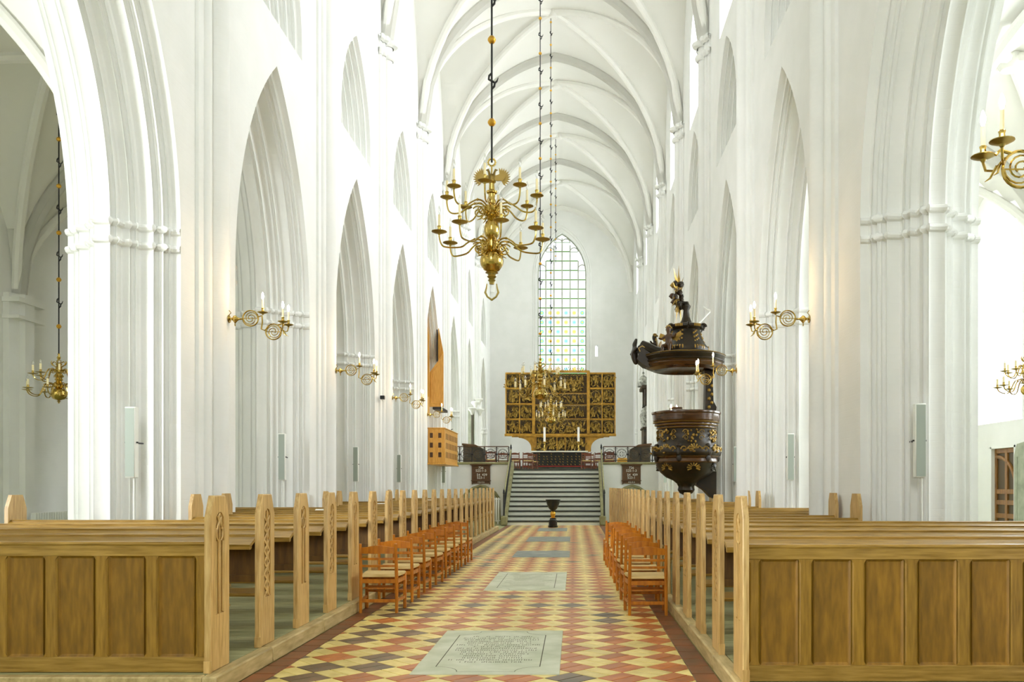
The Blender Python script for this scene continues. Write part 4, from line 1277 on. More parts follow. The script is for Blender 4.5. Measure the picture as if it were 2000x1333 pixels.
m = MB(); m.bbox(-0.06, 0.06, -0.06, 0.06, 0, 0.1, 0.01); o = m.build('camera_box', M['black'], None, (-5.27, 23.9, 3.9)); tag(o, 'small black box fixed high on the third left pier', 'camera')
m = MB(); m.box(-0.02, 0.02, -0.02, 0.02, -0.05, 0.0); m.build('bracket', M['white'], o)

# ------------------------------------------------------------ aisle fittings
t = thing('oil_painting', (OUTER_L, 30.0, 2.42), 'dark oil painting in a black frame on the left aisle wall', 'painting')
m = MB(); m.box(0.0, 0.04, -1.0, 1.0, 0, 1.72); m.build('canvas', M['painting'], t)
m = MB()
for a_ in ((-1.06, -0.98, -0.06, 1.78), (0.98, 1.06, -0.06, 1.78)): m.bbox(0, 0.07, *a_[:2], *a_[2:], 0.01)
for a_ in ((-0.06, 0.02), (1.70, 1.78)): m.bbox(0, 0.07, -1.0, 1.0, *a_, 0.01)
m.build('frame', M['black'], t)
def make_radiator(loc, rz, w, h, label):
    t = thing('radiator', loc, label, 'radiator', 'white radiators', rz)
    n = int(w / 0.09)
    fin = MB(); fin.bbox(0.0, 0.06, -0.05, 0.05, 0.1, h, 0.012); fm = fin.mesh('fin', M['white'])
    for k in range(n): put('fin', fm, t, (k * 0.09 - w / 2, 0, 0))
    m = MB()
    for z in (0.14, h - 0.06): m.tube([(-w / 2, 0, z), (w / 2, 0, z)], 0.02, 6)
    for x in (-w / 2 + 0.1, w / 2 - 0.1): m.box(x - 0.02, x + 0.02, -0.04, 0.04, 0, 0.12)
    m.build('pipe', M['white'], t)
    return t
make_radiator((OUTER_L + 0.55, 19.4, 0), pi / 2, 2.0, 0.95, 'low white radiator on the left aisle wall, left of the aisle respond')
make_radiator((OUTER_L + 0.55, 21.9, 0), pi / 2, 1.6, 0.95, 'low white radiator on the left aisle wall, right of the aisle respond')
make_radiator((-3.2, 34.4, 0), 0.0, 0.55, 1.05, 'small white radiator between the left pews and the stairs')
make_radiator((1.62, 34.4, 0), 0.0, 0.55, 1.05, 'small white radiator between the right pews and the stairs')
# aisle door
dr = bpy.data.objects.new('door_1', None); dr.location = (OUTER_R, 21.35, 0); COL.objects.link(dr); dr['kind'] = 'structure'
m = MB(); m.box(0.12, 0.16, -0.6, 0.6, 0, 2.47); m.build('leaf', M['doorpanel'], dr)
m = MB()
for y in (-0.6, -0.06, 0.48): m.bbox(0.08, 0.13, y, y + 0.12, 0, 2.47, 0.008)
for z in (0.0, 0.72, 1.05, 1.32, 2.33): m.bbox(0.085, 0.125, -0.5, 0.5, z, z + 0.12, 0.008)
m.tube([(0.10, 0.5 - 0.0 - 1.0 * 0 - 0.95 * sin(pi / 2 * k / 10), 1.45 + 0.8 * cos(pi / 2 * k / 10)) for k in range(11)], 0.045, 6)
m.build('frame_bars', M['doorwood'], dr)
m = MB()
for y in (-0.62, 0.56): m.box(-0.01, 0.14, y, y + 0.06, 0, 2.5)
m.box(-0.01, 0.14, -0.62, 0.62, 2.45, 2.52); m.build('jamb', M['lime'], dr)
t = thing('tombstone', (OUTER_R - 0.02, 19.85, 0), 'large grey tombstone set against the right aisle wall beside the door', 'tombstone')
m = MB(); m.prism([(-0.62, 0.15), (0.62, 0.15), (0.62, 2.25), (0.5, 2.5), (0.0, 2.56), (-0.5, 2.5), (-0.62, 2.25)], 0, -0.14, 0.0); m.build('slab', M['greystone'], t)
m = MB(); m.box(-0.2, 0, -0.7, 0.7, 0, 0.15); m.build('plinth', M['greystone'], t)
for y in (-0.5, 0.5):
    m = MB(); m.box(-0.15, -0.138, y - 0.02, y + 0.02, 0.3, 2.2); m.build('border', M['greystone'], t)
# ------------------------------------------------------------ stairs, choir floor, parapet
def WX(px, Y): return (px - 1122) / 1700 * Y
def WZ(py, Y): return EYE + (949 - py) / 1700 * Y
SX0, SX1, SY0, ZC = -2.58, 1.02, 33.3, 2.23
cf = MB(); cf.box(XL + 0.0, XR, 37.0, YE, 0.0, ZC); cfo = cf.build('floor', M['sandstone'], smooth=False); cfo['kind'] = 'structure'
st = bpy.data.objects.new('staircase', None); st.location = (0, 0, 0); COL.objects.link(st); st['kind'] = 'structure'
st['label'] = 'broad flight of twelve pale stone steps rising to the choir'
RH, TR = ZC / 12, 0.336
for k in range(12):
    y = SY0 + k * TR
    m = MB(); m.box(SX0, SX1, y, y + TR + 0.05, max(0, k * RH - 0.2), (k + 1) * RH - 0.062); m.build('riser', M['stone'], st, smooth=False)
    m = MB(); m.bbox(SX0, SX1, y - 0.035, y + TR, (k + 1) * RH - 0.062, (k + 1) * RH, 0.012); m.build('tread', M['darkstone'], st)
for x0, x1 in ((SX0 - 0.17, SX0), (SX1, SX1 + 0.17)):
    m = MB(); m.prism([(SY0 + 0.05, 0), (37.2, 0), (37.2, ZC + 0.32), (36.95, ZC + 0.30), (SY0 + 0.05, 0.34)], 0, x0, x1); m.build('stringer', M['sandstone'], st, smooth=False)
    m = MB(); m.bbox(x0 - 0.06, x1 + 0.02, SY0 - 0.18, SY0 + 0.25, 0, 0.37, 0.04); m.build('newel_block', M['sandstone'], st)
for nm, x in (('left', SX0 - 0.12), ('right', SX1 + 0.12)):
    t = thing('stair_handrail', (x, 0, 0), 'sloping dark iron handrail on the %s side of the choir stairs' % nm, 'handrail', 'stair handrails')
    for y, z0, z1 in ((SY0 + 0.02, 0.36, 1.22), (37.0, ZC + 0.3, 3.12)):
        m = MB(); m.bbox(-0.03, 0.03, y - 0.03, y + 0.03, z0, z1, 0.006); m.lathe([(0.03, 0), (0.05, 0.03), (0.03, 0.07), (0.04, 0.09), (0.001, 0.2)], 10, (0, y, z1)); m.build('newel', M['iron'], t)
    m = MB(); m.tube([(0, SY0, 1.16), (0, 37.0, 3.05)], 0.03, 8); m.build('top_rail', M['sandstone'], t)
    m = MB(); m.tube([(0, SY0, 0.46), (0, 37.0, 2.62)], 0.02, 6)
    for k in range(26):
        f = (k + 0.5) / 26; y = SY0 + f * 3.7
        m.tube([(0, y, 0.46 + f * 2.16), (0, y, 1.16 + f * 1.89)], 0.016, 5)
    m.build('balusters', M['iron'], t)

def parapet(x0, x1, side):
    w = MB(); w.box(x0, x1, 36.75, 37.0, 0, 2.42)
    o = structure('wall_parapet_' + side, w, M['lime'], smooth=False)
    c = MB(); c.bbox(x0, x1, 36.66, 37.06, 2.42, 2.52, 0.03); c.build('coping', M['sandstone'], o)
    xm = -3.96 if side == 'left' else 2.43
    g = MB()
    pts = [(xm - 0.75, 36.75, 1.0), (xm - 0.6, 36.75, 1.22), (xm - 0.3, 36.75, 1.42), (xm, 36.75, 1.52), (xm + 0.3, 36.75, 1.42), (xm + 0.6, 36.75, 1.22), (xm + 0.75, 36.75, 1.0)]
    pts = [(xm - 0.78, 36.75, 0)] + pts + [(xm + 0.78, 36.75, 0)]
    g.tube(pts, 0.07, 8); g.build('arch_moulding', M['sandstone'], o)
    n = MB(); n.prism([(p[0], p[2]) for p in pts], 1, 36.73, 36.76); n.build('crypt_door', M['greystone'], o, smooth=False)
parapet(XL, SX0 - 0.17, 'left'); parapet(SX1 + 0.17, XR, 'right')
post_m = MB(); post_m.bbox(-0.02, 0.02, -0.02, 0.02, 0, 0.66, 0.004); post_m.ball((0, 0, 0.33), 0.05, 8); post_m = post_m.mesh('post', M['iron'])
med = MB(); R_ = 0.20
med.tube([(R_ * cos(2 * pi * k / 24), 0, R_ * sin(2 * pi * k / 24)) for k in range(25)], 0.012, 6)
for q in range(4):
    a = q * pi / 2
    med.tube([(R_ * cos(a) + 0.5 * R_ * (cos(a + pi + t_) ), 0, R_ * sin(a) + 0.5 * R_ * (sin(a + pi + t_))) for t_ in [-1.2 + 2.4 * i / 8 for i in range(9)]], 0.006, 5)
    med.ball((0.075 * cos(a + pi / 4), 0, 0.075 * sin(a + pi / 4)), 0.024, 8)
for s_ in (-1, 1):
    med.tube([(s_ * 0.25, 0, 0.27), (s_ * 0.19, 0, 0.25), (s_ * 0.2, 0, 0.20), (s_ * 0.235, 0, 0.21)], 0.008, 5)
    med.tube([(s_ * 0.25, 0, -0.27), (s_ * 0.19, 0, -0.25), (s_ * 0.2, 0, -0.20)], 0.008, 5)
med = med.mesh('medallion', M['iron'])
for side, xs, sg in (('left', SX0 - 0.2, -1), ('right', SX1 + 0.2, 1)):
    t = thing('choir_railing', (xs, 36.88, 2.52), 'black iron railing with round medallions on the %s choir parapet' % side, 'railing', 'choir railings')
    n = 5; Lr = n * 0.52
    m = MB(); m.bbox(min(0, sg * Lr), max(0, sg * Lr), -0.03, 0.03, 0.64, 0.68, 0.008); m.build('top_rail', M['board'], t)
    m = MB(); m.box(min(0, sg * Lr), max(0, sg * Lr), -0.012, 0.012, 0.06, 0.085); m.build('bottom_rail', M['iron'], t)
    for k in range(n + 1): put('post', post_m, t, (sg * k * 0.52, 0, 0))
    for k in range(n): put('medallion', med, t, (sg * (k + 0.5) * 0.52, 0, 0.35))

# ------------------------------------------------------------ hymn boards
def text_mesh(s, size, m, depth=0.004):
    cu = bpy.data.curves.new('t', 'FONT'); cu.body = s; cu.size = size; cu.extrude = depth; cu.align_x = 'CENTER'; cu.resolution_u = 2
    to = bpy.data.objects.new('t', cu); COL.objects.link(to)
    dg = bpy.context.evaluated_depsgraph_get()
    me = bpy.data.meshes.new_from_object(to.evaluated_get(dg))
    me.materials.clear(); me.materials.append(m)
    bpy.data.objects.remove(to)
    return me
rows = [('726', 0.63, 0.0), ('525-1-3', 0.51, 0.0), ('54  439', 0.335, 0.04), ('523-1', 0.215, 0.0), ('152-9-5', 0.04, 0.0)]
rmesh = [(text_mesh(s, 0.145 if i < 4 else 0.095, M['numeral']), z, dx) for i, (s, z, dx) in enumerate(rows)]
for side, x in (('left', -3.94), ('right', 2.40)):
    t = thing('hymn_board', (x, 36.73, 1.60), 'brown hymn board with white numerals on the %s parapet wall' % side, 'hymn board', 'hymn boards')
    m = MB(); m.box(-0.36, 0.36, -0.05, -0.01, 0.12, 0.80); m.build('board', M['board'], t)
    m = MB()
    m.bbox(-0.46, 0.46, -0.12, 0.0, 0.79, 0.83, 0.008); m.bbox(-0.41, 0.41, -0.09, 0.0, 0.75, 0.79, 0.01)
    m.bbox(-0.39, -0.34, -0.07, 0.0, -0.02, 0.76, 0.006); m.bbox(0.34, 0.39, -0.07, 0.0, -0.02, 0.76, 0.006)
    m.bbox(-0.42, 0.42, -0.09, 0.0, 0.115, 0.15, 0.008)
    m.build('frame', M['board'], t)
    m = MB(); m.box(-0.34, 0.34, -0.05, -0.012, 0.01, 0.115); m.build('lower_board', M['board'], t)
    for me, z, dx in rmesh:
        o = put('numerals', me, t, (dx, -0.058, z)); o.rotation_euler = (pi / 2, 0, 0)

# ------------------------------------------------------------ font
t = thing('baptismal_font', (-0.78, 31.6, 0.014), 'black goblet-shaped font with a golden ball stem before the stairs', 'font')
m = MB(); m.lathe([(0.001, 0), (0.175, 0.0), (0.175, 0.06), (0.155, 0.07), (0.15, 0.26), (0.12, 0.28), (0.11, 0.31), (0.125, 0.33), (0.001, 0.335)], 8); m.build('base', M['black'], t, ang=0.4)
m = MB(); m.lathe([(0.09, 0.335), (0.10, 0.35), (0.06, 0.375), (0.085, 0.43), (0.10, 0.49), (0.085, 0.55), (0.04, 0.585)], 20); m.build('stem', M['gilt'], t)
m = MB(); m.lathe([(0.03, 0.58), (0.07, 0.60), (0.15, 0.68), (0.21, 0.80), (0.245, 0.92), (0.275, 1.0), (0.27, 1.01), (0.24, 0.99), (0.001, 0.9)], 28); m.build('cup', M['black'], t)

# ------------------------------------------------------------ altar
dz = 2.60
d = MB(); d.box(-3.7, 2.0, 48.0, YE, ZC, dz); do = d.build('trim_1', M['darkstone'], smooth=False); do['kind'] = 'structure'
m = MB(); m.box(-2.9, 1.2, 47.94, 49.2, dz - 0.03, dz + 0.015); o = m.build('altar_carpet', M['carpet']); tag(o, 'narrow red carpet on the step before the altar table', 'carpet')
t = thing('altar_table', (-0.86, 49.9, dz), 'altar table with white top slab and dark gold-flecked frontal', 'altar')
m = MB(); m.bbox(-1.63, 1.63, -0.5, 0.6, 0.82, 0.90, 0.015); m.build('table_top', M['linen'], t)
m = MB(); m.box(-1.5, 1.5, -0.42, 0.5, 0.0, 0.82); m.build('frontal', M['frontal'], t)
m = MB(); rr = random.Random(9)
for r_ in range(5):
    for k in range(13):
        if r_ == 0 and k % 3 != 1: continue
        x = -1.38 + k * 0.23 + rr.uniform(-0.04, 0.04); z = 0.74 - r_ * 0.15
        m.ell((x, -0.425, z), 0.03, 0.008, 0.02, 6); m.ell((x + 0.03, -0.425, z - 0.03), 0.012, 0.008, 0.03, 6)
o = m.build('embroidery', M['oldgold'], t); o['kind'] = 'stuff'
for side, x in (('left', -1.71), ('right', 0.23)):
    t = thing('altar_candlestick', (x, 49.75, dz + 0.90), 'tall white candle in a brass stick on the %s end of the altar' % side, 'candlestick', 'altar candlesticks')
    m = MB(); m.lathe([(0.001, 0), (0.11, 0), (0.10, 0.03), (0.04, 0.06), (0.03, 0.12), (0.055, 0.18), (0.03, 0.24), (0.025, 0.42), (0.05, 0.46), (0.03, 0.50), (0.08, 0.53), (0.08, 0.545), (0.001, 0.55)], 14); m.build('stick', M['brass'], t)
    m = MB(); m.lathe([(0.06, 0.55), (0.06, 1.35), (0.05, 1.36), (0.004, 1.365), (0.004, 1.40), (0.001, 1.40)], 12); m.build('candle', M['whitewax'], t)

YA = 51.2
ax = lambda px: WX(px, YA); az = lambda py: WZ(py, YA)
def relief(w, h, seed, style):
    """carved compartment: a crowd of generic robed figures under a low canopy"""
    rr = random.Random(seed); mb = MB()
    nfig = int(w * h * (38 if style != 'big' else 32))
    for k in range(nfig):
        x = w * (0.06 + 0.88 * rr.random()); zz = rr.random() ** 1.25
        z = h * (0.03 + 0.62 * zz); y = -0.10 + 0.09 * zz + rr.uniform(-0.02, 0.01)
        fh = min(h * 0.38, 0.34) * rr.uniform(0.6, 1.1)
        s0 = len(mb.v)
        mb.lathe([(0.001, 0), (fh * rr.uniform(0.14, 0.24), 0.01), (fh * 0.13, fh * 0.4), (fh * 0.17, fh * 0.68), (fh * 0.06, fh * 0.78), (0.001, fh * 0.8)], 6)
        mb.ball((0, 0, fh * 0.89), fh * 0.12, 6)
        sd = rr.choice([-1, 1])
        mb.tube([(sd * fh * 0.15, 0, fh * 0.68), (sd * fh * 0.25, -0.03, fh * 0.5), (sd * fh * rr.uniform(0.0, 0.4), -0.05, fh * rr.uniform(0.4, 0.9))], [fh * 0.06, fh * 0.05, fh * 0.035], 5)
        lean = rr.choice([rr.uniform(-0.4, 0.4), rr.uniform(-0.4, 0.4), rr.uniform(-1.5, 1.5)])
        mb.xf(Matrix.Translation((x, y, z)) @ Matrix.Rotation(lean, 4, 'Y'), s0)
    for k in range(int(w * h * 18)):
        mb.ell((w * rr.uniform(0.05, 0.95), -0.04, h * rr.uniform(0.04, 0.85)), rr.uniform(0.02, 0.06), 0.03, rr.uniform(0.02, 0.05), 6)
    # canopy of scrolls along the top
    n = max(2, int(w / 0.16))
    for k in range(n):
        x = (k + 0.5) / n * w
        mb.tube([(x + w / n * 0.5 * cos(a), -0.04, h * 0.90 + 0.05 * sin(a) * (1 if a < pi else 0.5)) for a in [pi * i / 6 for i in range(7)]], 0.016, 5)
    return mb
alt = thing('carved_altarpiece', (0, YA, 0), 'wide gilded winged altarpiece with carved figure compartments below the window', 'altarpiece')
def compartment(x0, x1, z0, z1, seed, style='small', arched=False):
    m = MB(); m.box(x0, x1, 0.0, 0.03, z0, z1); p = m.build('relief_ground', M['altardark'], alt, smooth=False)
    q = relief(x1 - x0, z1 - z0, seed, style)
    if arched:
        w = x1 - x0; h = z1 - z0
        q.tube([(w / 2 + w * 0.44 * cos(a), -0.03, h * 0.45 + h * 0.42 * sin(a)) for a in [pi * i / 14 for i in range(15)]], 0.02, 5)
    o = q.build('figure_relief', M['altargold'], p, (x0, -0.0, z0))
rowsz = [az(849), az(819.5), az(790), az(759.5), az(730)]
for xa, xm, xb in ((988.5, 1015, 1041), (1150.5, 1176, 1201)):
    for c, (p0, p1) in enumerate(((xa, xm), (xm, xb))):
        for r_ in range(4):
            compartment(ax(p0) + 0.04, ax(p1) - 0.04, rowsz[r_] + 0.03, rowsz[r_ + 1] - 0.03, 100 * c + r_ + int(xa), 'small', xa > 1100)
cz = [az(849), az(819), az(791.5), az(769), az(730)]
for r_ in range(4):
    compartment(ax(1044) + 0.04, ax(1148) - 0.04, cz[r_] + 0.03, cz[r_ + 1] - 0.03, 900 + r_, 'big' if r_ == 3 else 'small')
pz0, pz1 = az(882), az(853)
for p0, p1 in ((1047, 1088), (1088, 1104), (1104, 1144)):
    compartment(ax(p0) + 0.03, ax(p1) - 0.03, pz0, pz1, int(p0), 'small')
m = MB()
def vb(px, z0, z1, w=0.05, y0=-0.16): m.bbox(ax(px) - w, ax(px) + w, y0, 0.05, z0, z1, 0.01)
def hb(p0, p1, z, w=0.045, y0=-0.15): m.bbox(ax(p0), ax(p1), y0, 0.05, z - w, z + w, 0.01)
for px in (988.5, 1015, 1176, 1201): vb(px, az(850), az(729), 0.035)
for px in (1042.5, 1149): vb(px, az(850), az(726), 0.09, -0.25)
for z in rowsz: hb(988, 1042, z); hb(1150, 1201.5, z)
for z in cz[1:4]: hb(1044, 1148, z, 0.025, -0.1)
hb(1040, 1151, az(727), 0.06, -0.28); hb(986, 1203, az(850.5), 0.07, -0.25); hb(1000, 1190, az(853), 0.05, -0.18)
m.build('frame', M['altarframe'], alt)
m = MB()
for xs, sgn in ((1045, -1), (1147, 1)):
    x = ax(xs); poly = [(x, az(883)), (x, az(852))] + [(x + sgn * 1.0, az(852))]
    for i in range(9):
        a = pi / 2 * i / 8
        poly.append((x + sgn * (0.95 - 0.73 * sin(a)), az(856) - (az(856) - az(876)) * (1 - cos(a))))
    poly += [(x + sgn * 0.22, az(883))]
    m.prism(poly, 1, -0.08, 0.06)
for px in (1088, 1104): m.bbox(ax(px) - 0.03, ax(px) + 0.03, -0.14, 0.03, pz0, pz1, 0.005)
m.box(ax(1042), ax(1150), 0.03, 0.06, az(884), az(852))
m.build('predella_frame', M['altarframe'], alt, smooth=False)
m = MB(); rr = random.Random(4)
for k in range(24):
    x = ax(1046) + (ax(1146) - ax(1046)) * (k + 0.5) / 24
    m.tube([(x - 0.06, -0.1, az(725)), (x, -0.1, az(725) + 0.12 + 0.06 * (k % 3 == 0)), (x + 0.06, -0.1, az(725))], 0.018, 5)
    m.ball((x, -0.1, az(725) + 0.14 + 0.06 * (k % 3 == 0)), 0.028, 6)
m.build('cresting', M['altarframe'], alt)
m = MB(); m.box(ax(1050), ax(1142), -0.05, 0.6, dz, az(882)); m.build('plinth', M['altardark'], alt, smooth=False)

for side, x, s_ in (('left', -2.15, -1), ('right', 0.75, 1)):
    t = thing('altar_rail', (x, 45.0, ZC), 'low red-brown balustered communion rail with curved end, %s of the altar' % side, 'altar rail', 'communion rails')
    m = MB(); m.tube([(0.0, 0.3, 0.5), (0.0, 0.12, 0.62), (s_ * 0.12, 0, 0.66), (s_ * 1.25, 0, 0.66)], 0.045, 8); m.build('top_rail', M['choirwood'], t)
    for k in range(9):
        b = MB(); b.lathe([(0.03, 0), (0.03, 0.08), (0.018, 0.12), (0.034, 0.3), (0.018, 0.5), (0.03, 0.56), (0.03, 0.64)], 8); b.build('baluster', M['choirwood'], t, (s_ * (0.1 + k * 0.14), 0, 0))
    m = MB(); m.bbox(min(0, s_ * 1.25), max(0, s_ * 1.25), -0.2, 0.06, 0.0, 0.07, 0.01); m.build('kneeler', M['choirwood'], t)

for side, x, s_ in (('left', -4.55, 1), ('right', 2.95, -1)):
    t = thing('choir_stall', (x, 40.0, ZC), 'dark green-brown sloping choir desk behind the %s railing' % side, 'choir stall', 'choir desks')
    m = MB(); m.prism([(-s_ * 0.5, 0), (s_ * 0.62, 0), (s_ * 0.55, 0.35), (s_ * 0.45, 0.62), (s_ * 0.42, 0.95), (s_ * 0.30, 1.02), (-s_ * 0.5, 1.12)], 1, -0.5, 0.9); m.build('body', M['stall'], t, smooth=False)
    m = MB(); m.prism([(-s_ * 0.55, 1.12), (s_ * 0.05, 1.10), (s_ * 0.25, 1.04), (s_ * 0.05, 1.16), (-s_ * 0.55, 1.22)], 1, -0.55, 0.95); m.build('desk_top', M['board'], t, smooth=False)
    m = MB()
    for k in range(3): m.bbox(min(-s_ * 0.45, -s_ * 0.1), max(-s_ * 0.45, -s_ * 0.1), -0.53, -0.5, 0.1 + k * 0.33, 0.36 + k * 0.33, 0.01)
    m.build('side_panels', M['stall'], t)
m = MB(); m.bbox(-0.22, 0.22, -0.2, 0.2, 0.0, 0.22, 0.05); o = m.build('yellow_cushion', M['cushion'], None, (2.1, 38.2, ZC + 0.29)); tag(o, 'yellow cushion on a small stool behind the right railing', 'cushion')
t = thing('low_stool', (2.1, 38.2, ZC), 'low light wooden stool behind the right railing, under the cushion', 'stool')
m = MB(); m.bbox(-0.24, 0.24, -0.22, 0.22, 0.24, 0.29, 0.01); m.build('seat', M['organ'], t)
for sx in (-1, 1):
    for sy in (-1, 1):
        m = MB(); m.box(sx * 0.2 - 0.02, sx * 0.2 + 0.02, sy * 0.18 - 0.02, sy * 0.18 + 0.02, 0, 0.24); m.build('leg', M['organ'], t)

# monuments on the choir walls
t = thing('marble_monument', (XR - 0.02, 43.2, 3.45), 'tall dark and white marble wall monument beyond the pulpit', 'monument')
m = MB(); m.bbox(-0.42, 0, -0.8, 0.8, 0, 0.12, 0.02); m.bbox(-0.36, 0, -0.7, 0.7, 0.12, 0.85, 0.02); m.bbox(-0.42, 0, -0.8, 0.8, 0.85, 0.95, 0.02); m.build('pedestal', M['stall'], t)
m = MB(); m.bbox(-0.25, 0, -0.6, 0.6, 0.95, 2.0, 0.02)
for y in (-0.55, 0.0, 0.5):
    m.lathe([(0.11, 0.95), (0.09, 1.1), (0.13, 1.4), (0.16, 1.6), (0.08, 1.75), (0.09, 1.85), (0.001, 1.95)], 8, (-0.3, y, 0))
m.build('figures', M['marble'], t)
m = MB()
for y in (-0.6, 0.6): m.lathe([(0.1, 1.98), (0.075, 2.05), (0.07, 2.75), (0.1, 2.82)], 12, (-0.25, y, 0))
m.bbox(-0.2, 0, -0.7, 0.7, 1.96, 2.8, 0.02); m.build('columns', M['stall'], t)
m = MB(); m.bbox(-0.46, 0, -0.85, 0.85, 2.8, 2.98, 0.03); m.build('cornice', M['stall'], t)
m = MB(); m.lathe([(0.3, 2.98), (0.28, 3.2), (0.18, 3.45), (0.05, 3.55), (0.03, 3.6), (0.06, 3.66), (0.02, 3.74), (0.012, 4.4), (0.001, 4.5)], 14, (-0.32, 0, 0)); m.build('crown', M['marble'], t)
t = thing('wall_tablet', (XL - 0.35, 45.3, 3.3), 'tall dark framed tablet on the left choir wall by the railing', 'tablet')
m = MB(); m.box(0.3, 0.42, -0.7, 0.7, 0, 2.1); m.build('slab', M['painting'], t)
m = MB(); m.bbox(0.28, 0.46, -0.78, -0.68, -0.05, 2.15, 0.01); m.bbox(0.28, 0.46, 0.68, 0.78, -0.05, 2.15, 0.01); m.bbox(0.28, 0.46, -0.78, 0.78, 2.1, 2.2, 0.01); m.build('frame', M['greystone'], t)
for k, (px, py) in enumerate(((923, 803), (929.5, 791), (936, 785), (938.5, 805))):
    Y_ = -5.12 * 1700 / (px - 1122)
    t = thing('carved_corbel', (XL, Y_, WZ(py, Y_)), 'small white carved corbel on the left choir wall, %s' % ['lowest by the tablet', 'second up the row', 'topmost of the row', 'standing apart near the end wall'][k], 'corbel', 'white corbels')
    m = MB(); m.lathe([(0.001, -0.22), (0.06, -0.18), (0.10, -0.05), (0.2, 0.05), (0.24, 0.12), (0.2, 0.16), (0.001, 0.16)], 12, (0.26, 0, 0)); m.build('bowl', M['white'], t)

# ------------------------------------------------------------ organ on the left
t = thing('choir_organ', (0, 0, 0), 'light wooden organ with open shutters and a gallery box on the left arcade', 'organ')
m = MB(); m.bbox(-5.36, -4.74, 31.8, 35.3, 2.35, 3.62, 0.02); box = m.build('gallery_box', M['organ'], t)
m = MB(); m.bbox(-5.40, -4.70, 31.76, 35.34, 2.30, 2.36, 0.01); m.bbox(-5.38, -4.72, 31.78, 35.32, 3.61, 3.65, 0.01); m.build('box_moulding', M['organ'], t)
for i, px in enumerate((842.5, 859)):
    for j, py in enumerate((851, 870, 889)):
        x, z = WX(px, 31.8), WZ(py, 31.8)
        m = MB(); m.box(-0.055, 0.055, -0.006, 0.02, -0.09, 0.09); m.build('opening', M['organin'], box, (x, 31.8, z), smooth=False)
for k in range(9):
    for j in range(3):
        m = MB(); m.box(-0.02, 0.006, -0.055, 0.055, -0.11, 0.11); m.build('opening', M['organin'], box, (-4.74, 32.15 + k * 0.36, 2.66 + j * 0.34), smooth=False)
m = MB(); m.box(-6.8, -5.75, 32.0, 34.6, 4.3, 8.9); m.build('case', M['organ'], t)
pm_ = MB()
for k in range(9):
    pm_.lathe([(0.03, 0), (0.10, 0.3), (0.10, 2.6 + 0.25 * abs(4 - k)), (0.001, 2.6 + 0.25 * abs(4 - k))], 10, (-5.85, 32.3 + k * 0.25, 5.0))
pm_.build('pipes', M['speaker'], t)
def shutter(pts, Y, th=0.06, inner=True):
    poly = [(WX(px, Y), WZ(py, Y)) for px, py in pts]
    m = MB(); m.prism(poly, 1, Y, Y + th); o = m.build('shutter', M['organ'], t, smooth=False)
    if inner:
        cx = sum(p[0] for p in poly) / len(poly); cz_ = sum(p[1] for p in poly) / len(poly)
        q = MB(); pp = [(cx + (p[0] - cx) * 0.74, cz_ + (p[1] - cz_) * 0.84) for p in poly]
        for a_, b_ in zip(pp, pp[1:] + pp[:1]): q.tube([(a_[0], Y - 0.002, a_[1]), (b_[0], Y - 0.002, b_[1])], 0.012, 5)
        q.build('moulding', M['organ'], o)
shutter([(838.5, 795), (866, 795), (866, 691), (839, 728)], 32.0)
shutter([(827, 775), (838, 775), (838, 655), (829, 600), (827, 600)], 31.85, 0.06, False)
shutter([(855, 706), (866, 690), (857, 642), (855, 642)], 34.5, 0.06, False)
m = MB(); m.box(WX(852.5, 34.4), WX(855, 34.4), 34.4, 34.9, WZ(706, 34.4), WZ(644, 34.4)); m.build('shutter_edge', M['iron'], t)
m = MB(); m.box(WX(845, 32.0), WX(862, 32.0), 32.0, 33.6, WZ(800, 32), WZ(795, 32)); m.build('shutter_dark_underside', M['iron'], t)  # black strip standing for the dark underside of the shutter
m = MB(); m.box(-0.06, 0.06, -0.1, 0.1, 0, 0.05); m.tube([(0, 0, 0.05), (0.02, 0, 0.1), (0.07, 0.05, 0.12)], 0.015, 6); o = m.build('desk_lamp', M['iron'], None, (-4.9, 34.5, 3.65)); tag(o, 'small black lamp standing on the organ gallery box', 'lamp')

# ------------------------------------------------------------ pulpit
PXc, PYc = 2.86, 22.3
P = thing('carved_pulpit', (PXc, PYc, 0), 'dark baroque wooden pulpit with gilded carving and sounding board on the right', 'pulpit')
LB = dict(lobe=6, amp=0.05)
m = MB(); m.lathe([(0.001, 3.42), (0.80, 3.42), (0.885, 3.40), (0.885, 3.36), (0.86, 3.33), (0.85, 3.18), (0.83, 3.15)], 48, **LB); m.build('rim', M['pulpitred'], P, ang=0.5)
m = MB(); m.lathe([(0.83, 3.15), (0.85, 3.13), (0.80, 3.10), (0.81, 3.06), (0.75, 3.03), (0.76, 2.99), (0.705, 2.96)], 48, **LB); m.build('cornice', M['pulpitred'], P, ang=0.5)
m = MB()
for r_, z_ in ((0.85, 3.13), (0.81, 3.06), (0.762, 2.99)): m.lathe([(r_ - 0.012, z_ + 0.012), (r_ + 0.006, z_ + 0.004), (r_ - 0.004, z_ - 0.012)], 48, **LB)
m.build('gilt_bands', M['oldgold'], P)
m = MB(); m.lathe([(0.705, 2.97), (0.69, 2.85), (0.70, 2.70), (0.76, 2.56), (0.86, 2.46), (0.885, 2.38), (0.86, 2.30), (0.80, 2.26)], 60, **LB); bask = m.build('basket', M['pulpit'], P)
m = MB(); m.lathe([(0.81, 2.27), (0.83, 2.25), (0.81, 2.23), (0.79, 2.21), (0.81, 2.14), (0.80, 2.11), (0.78, 2.10)], 48, **LB); m.build('base_ring', M['pulpitred'], P, ang=0.5)
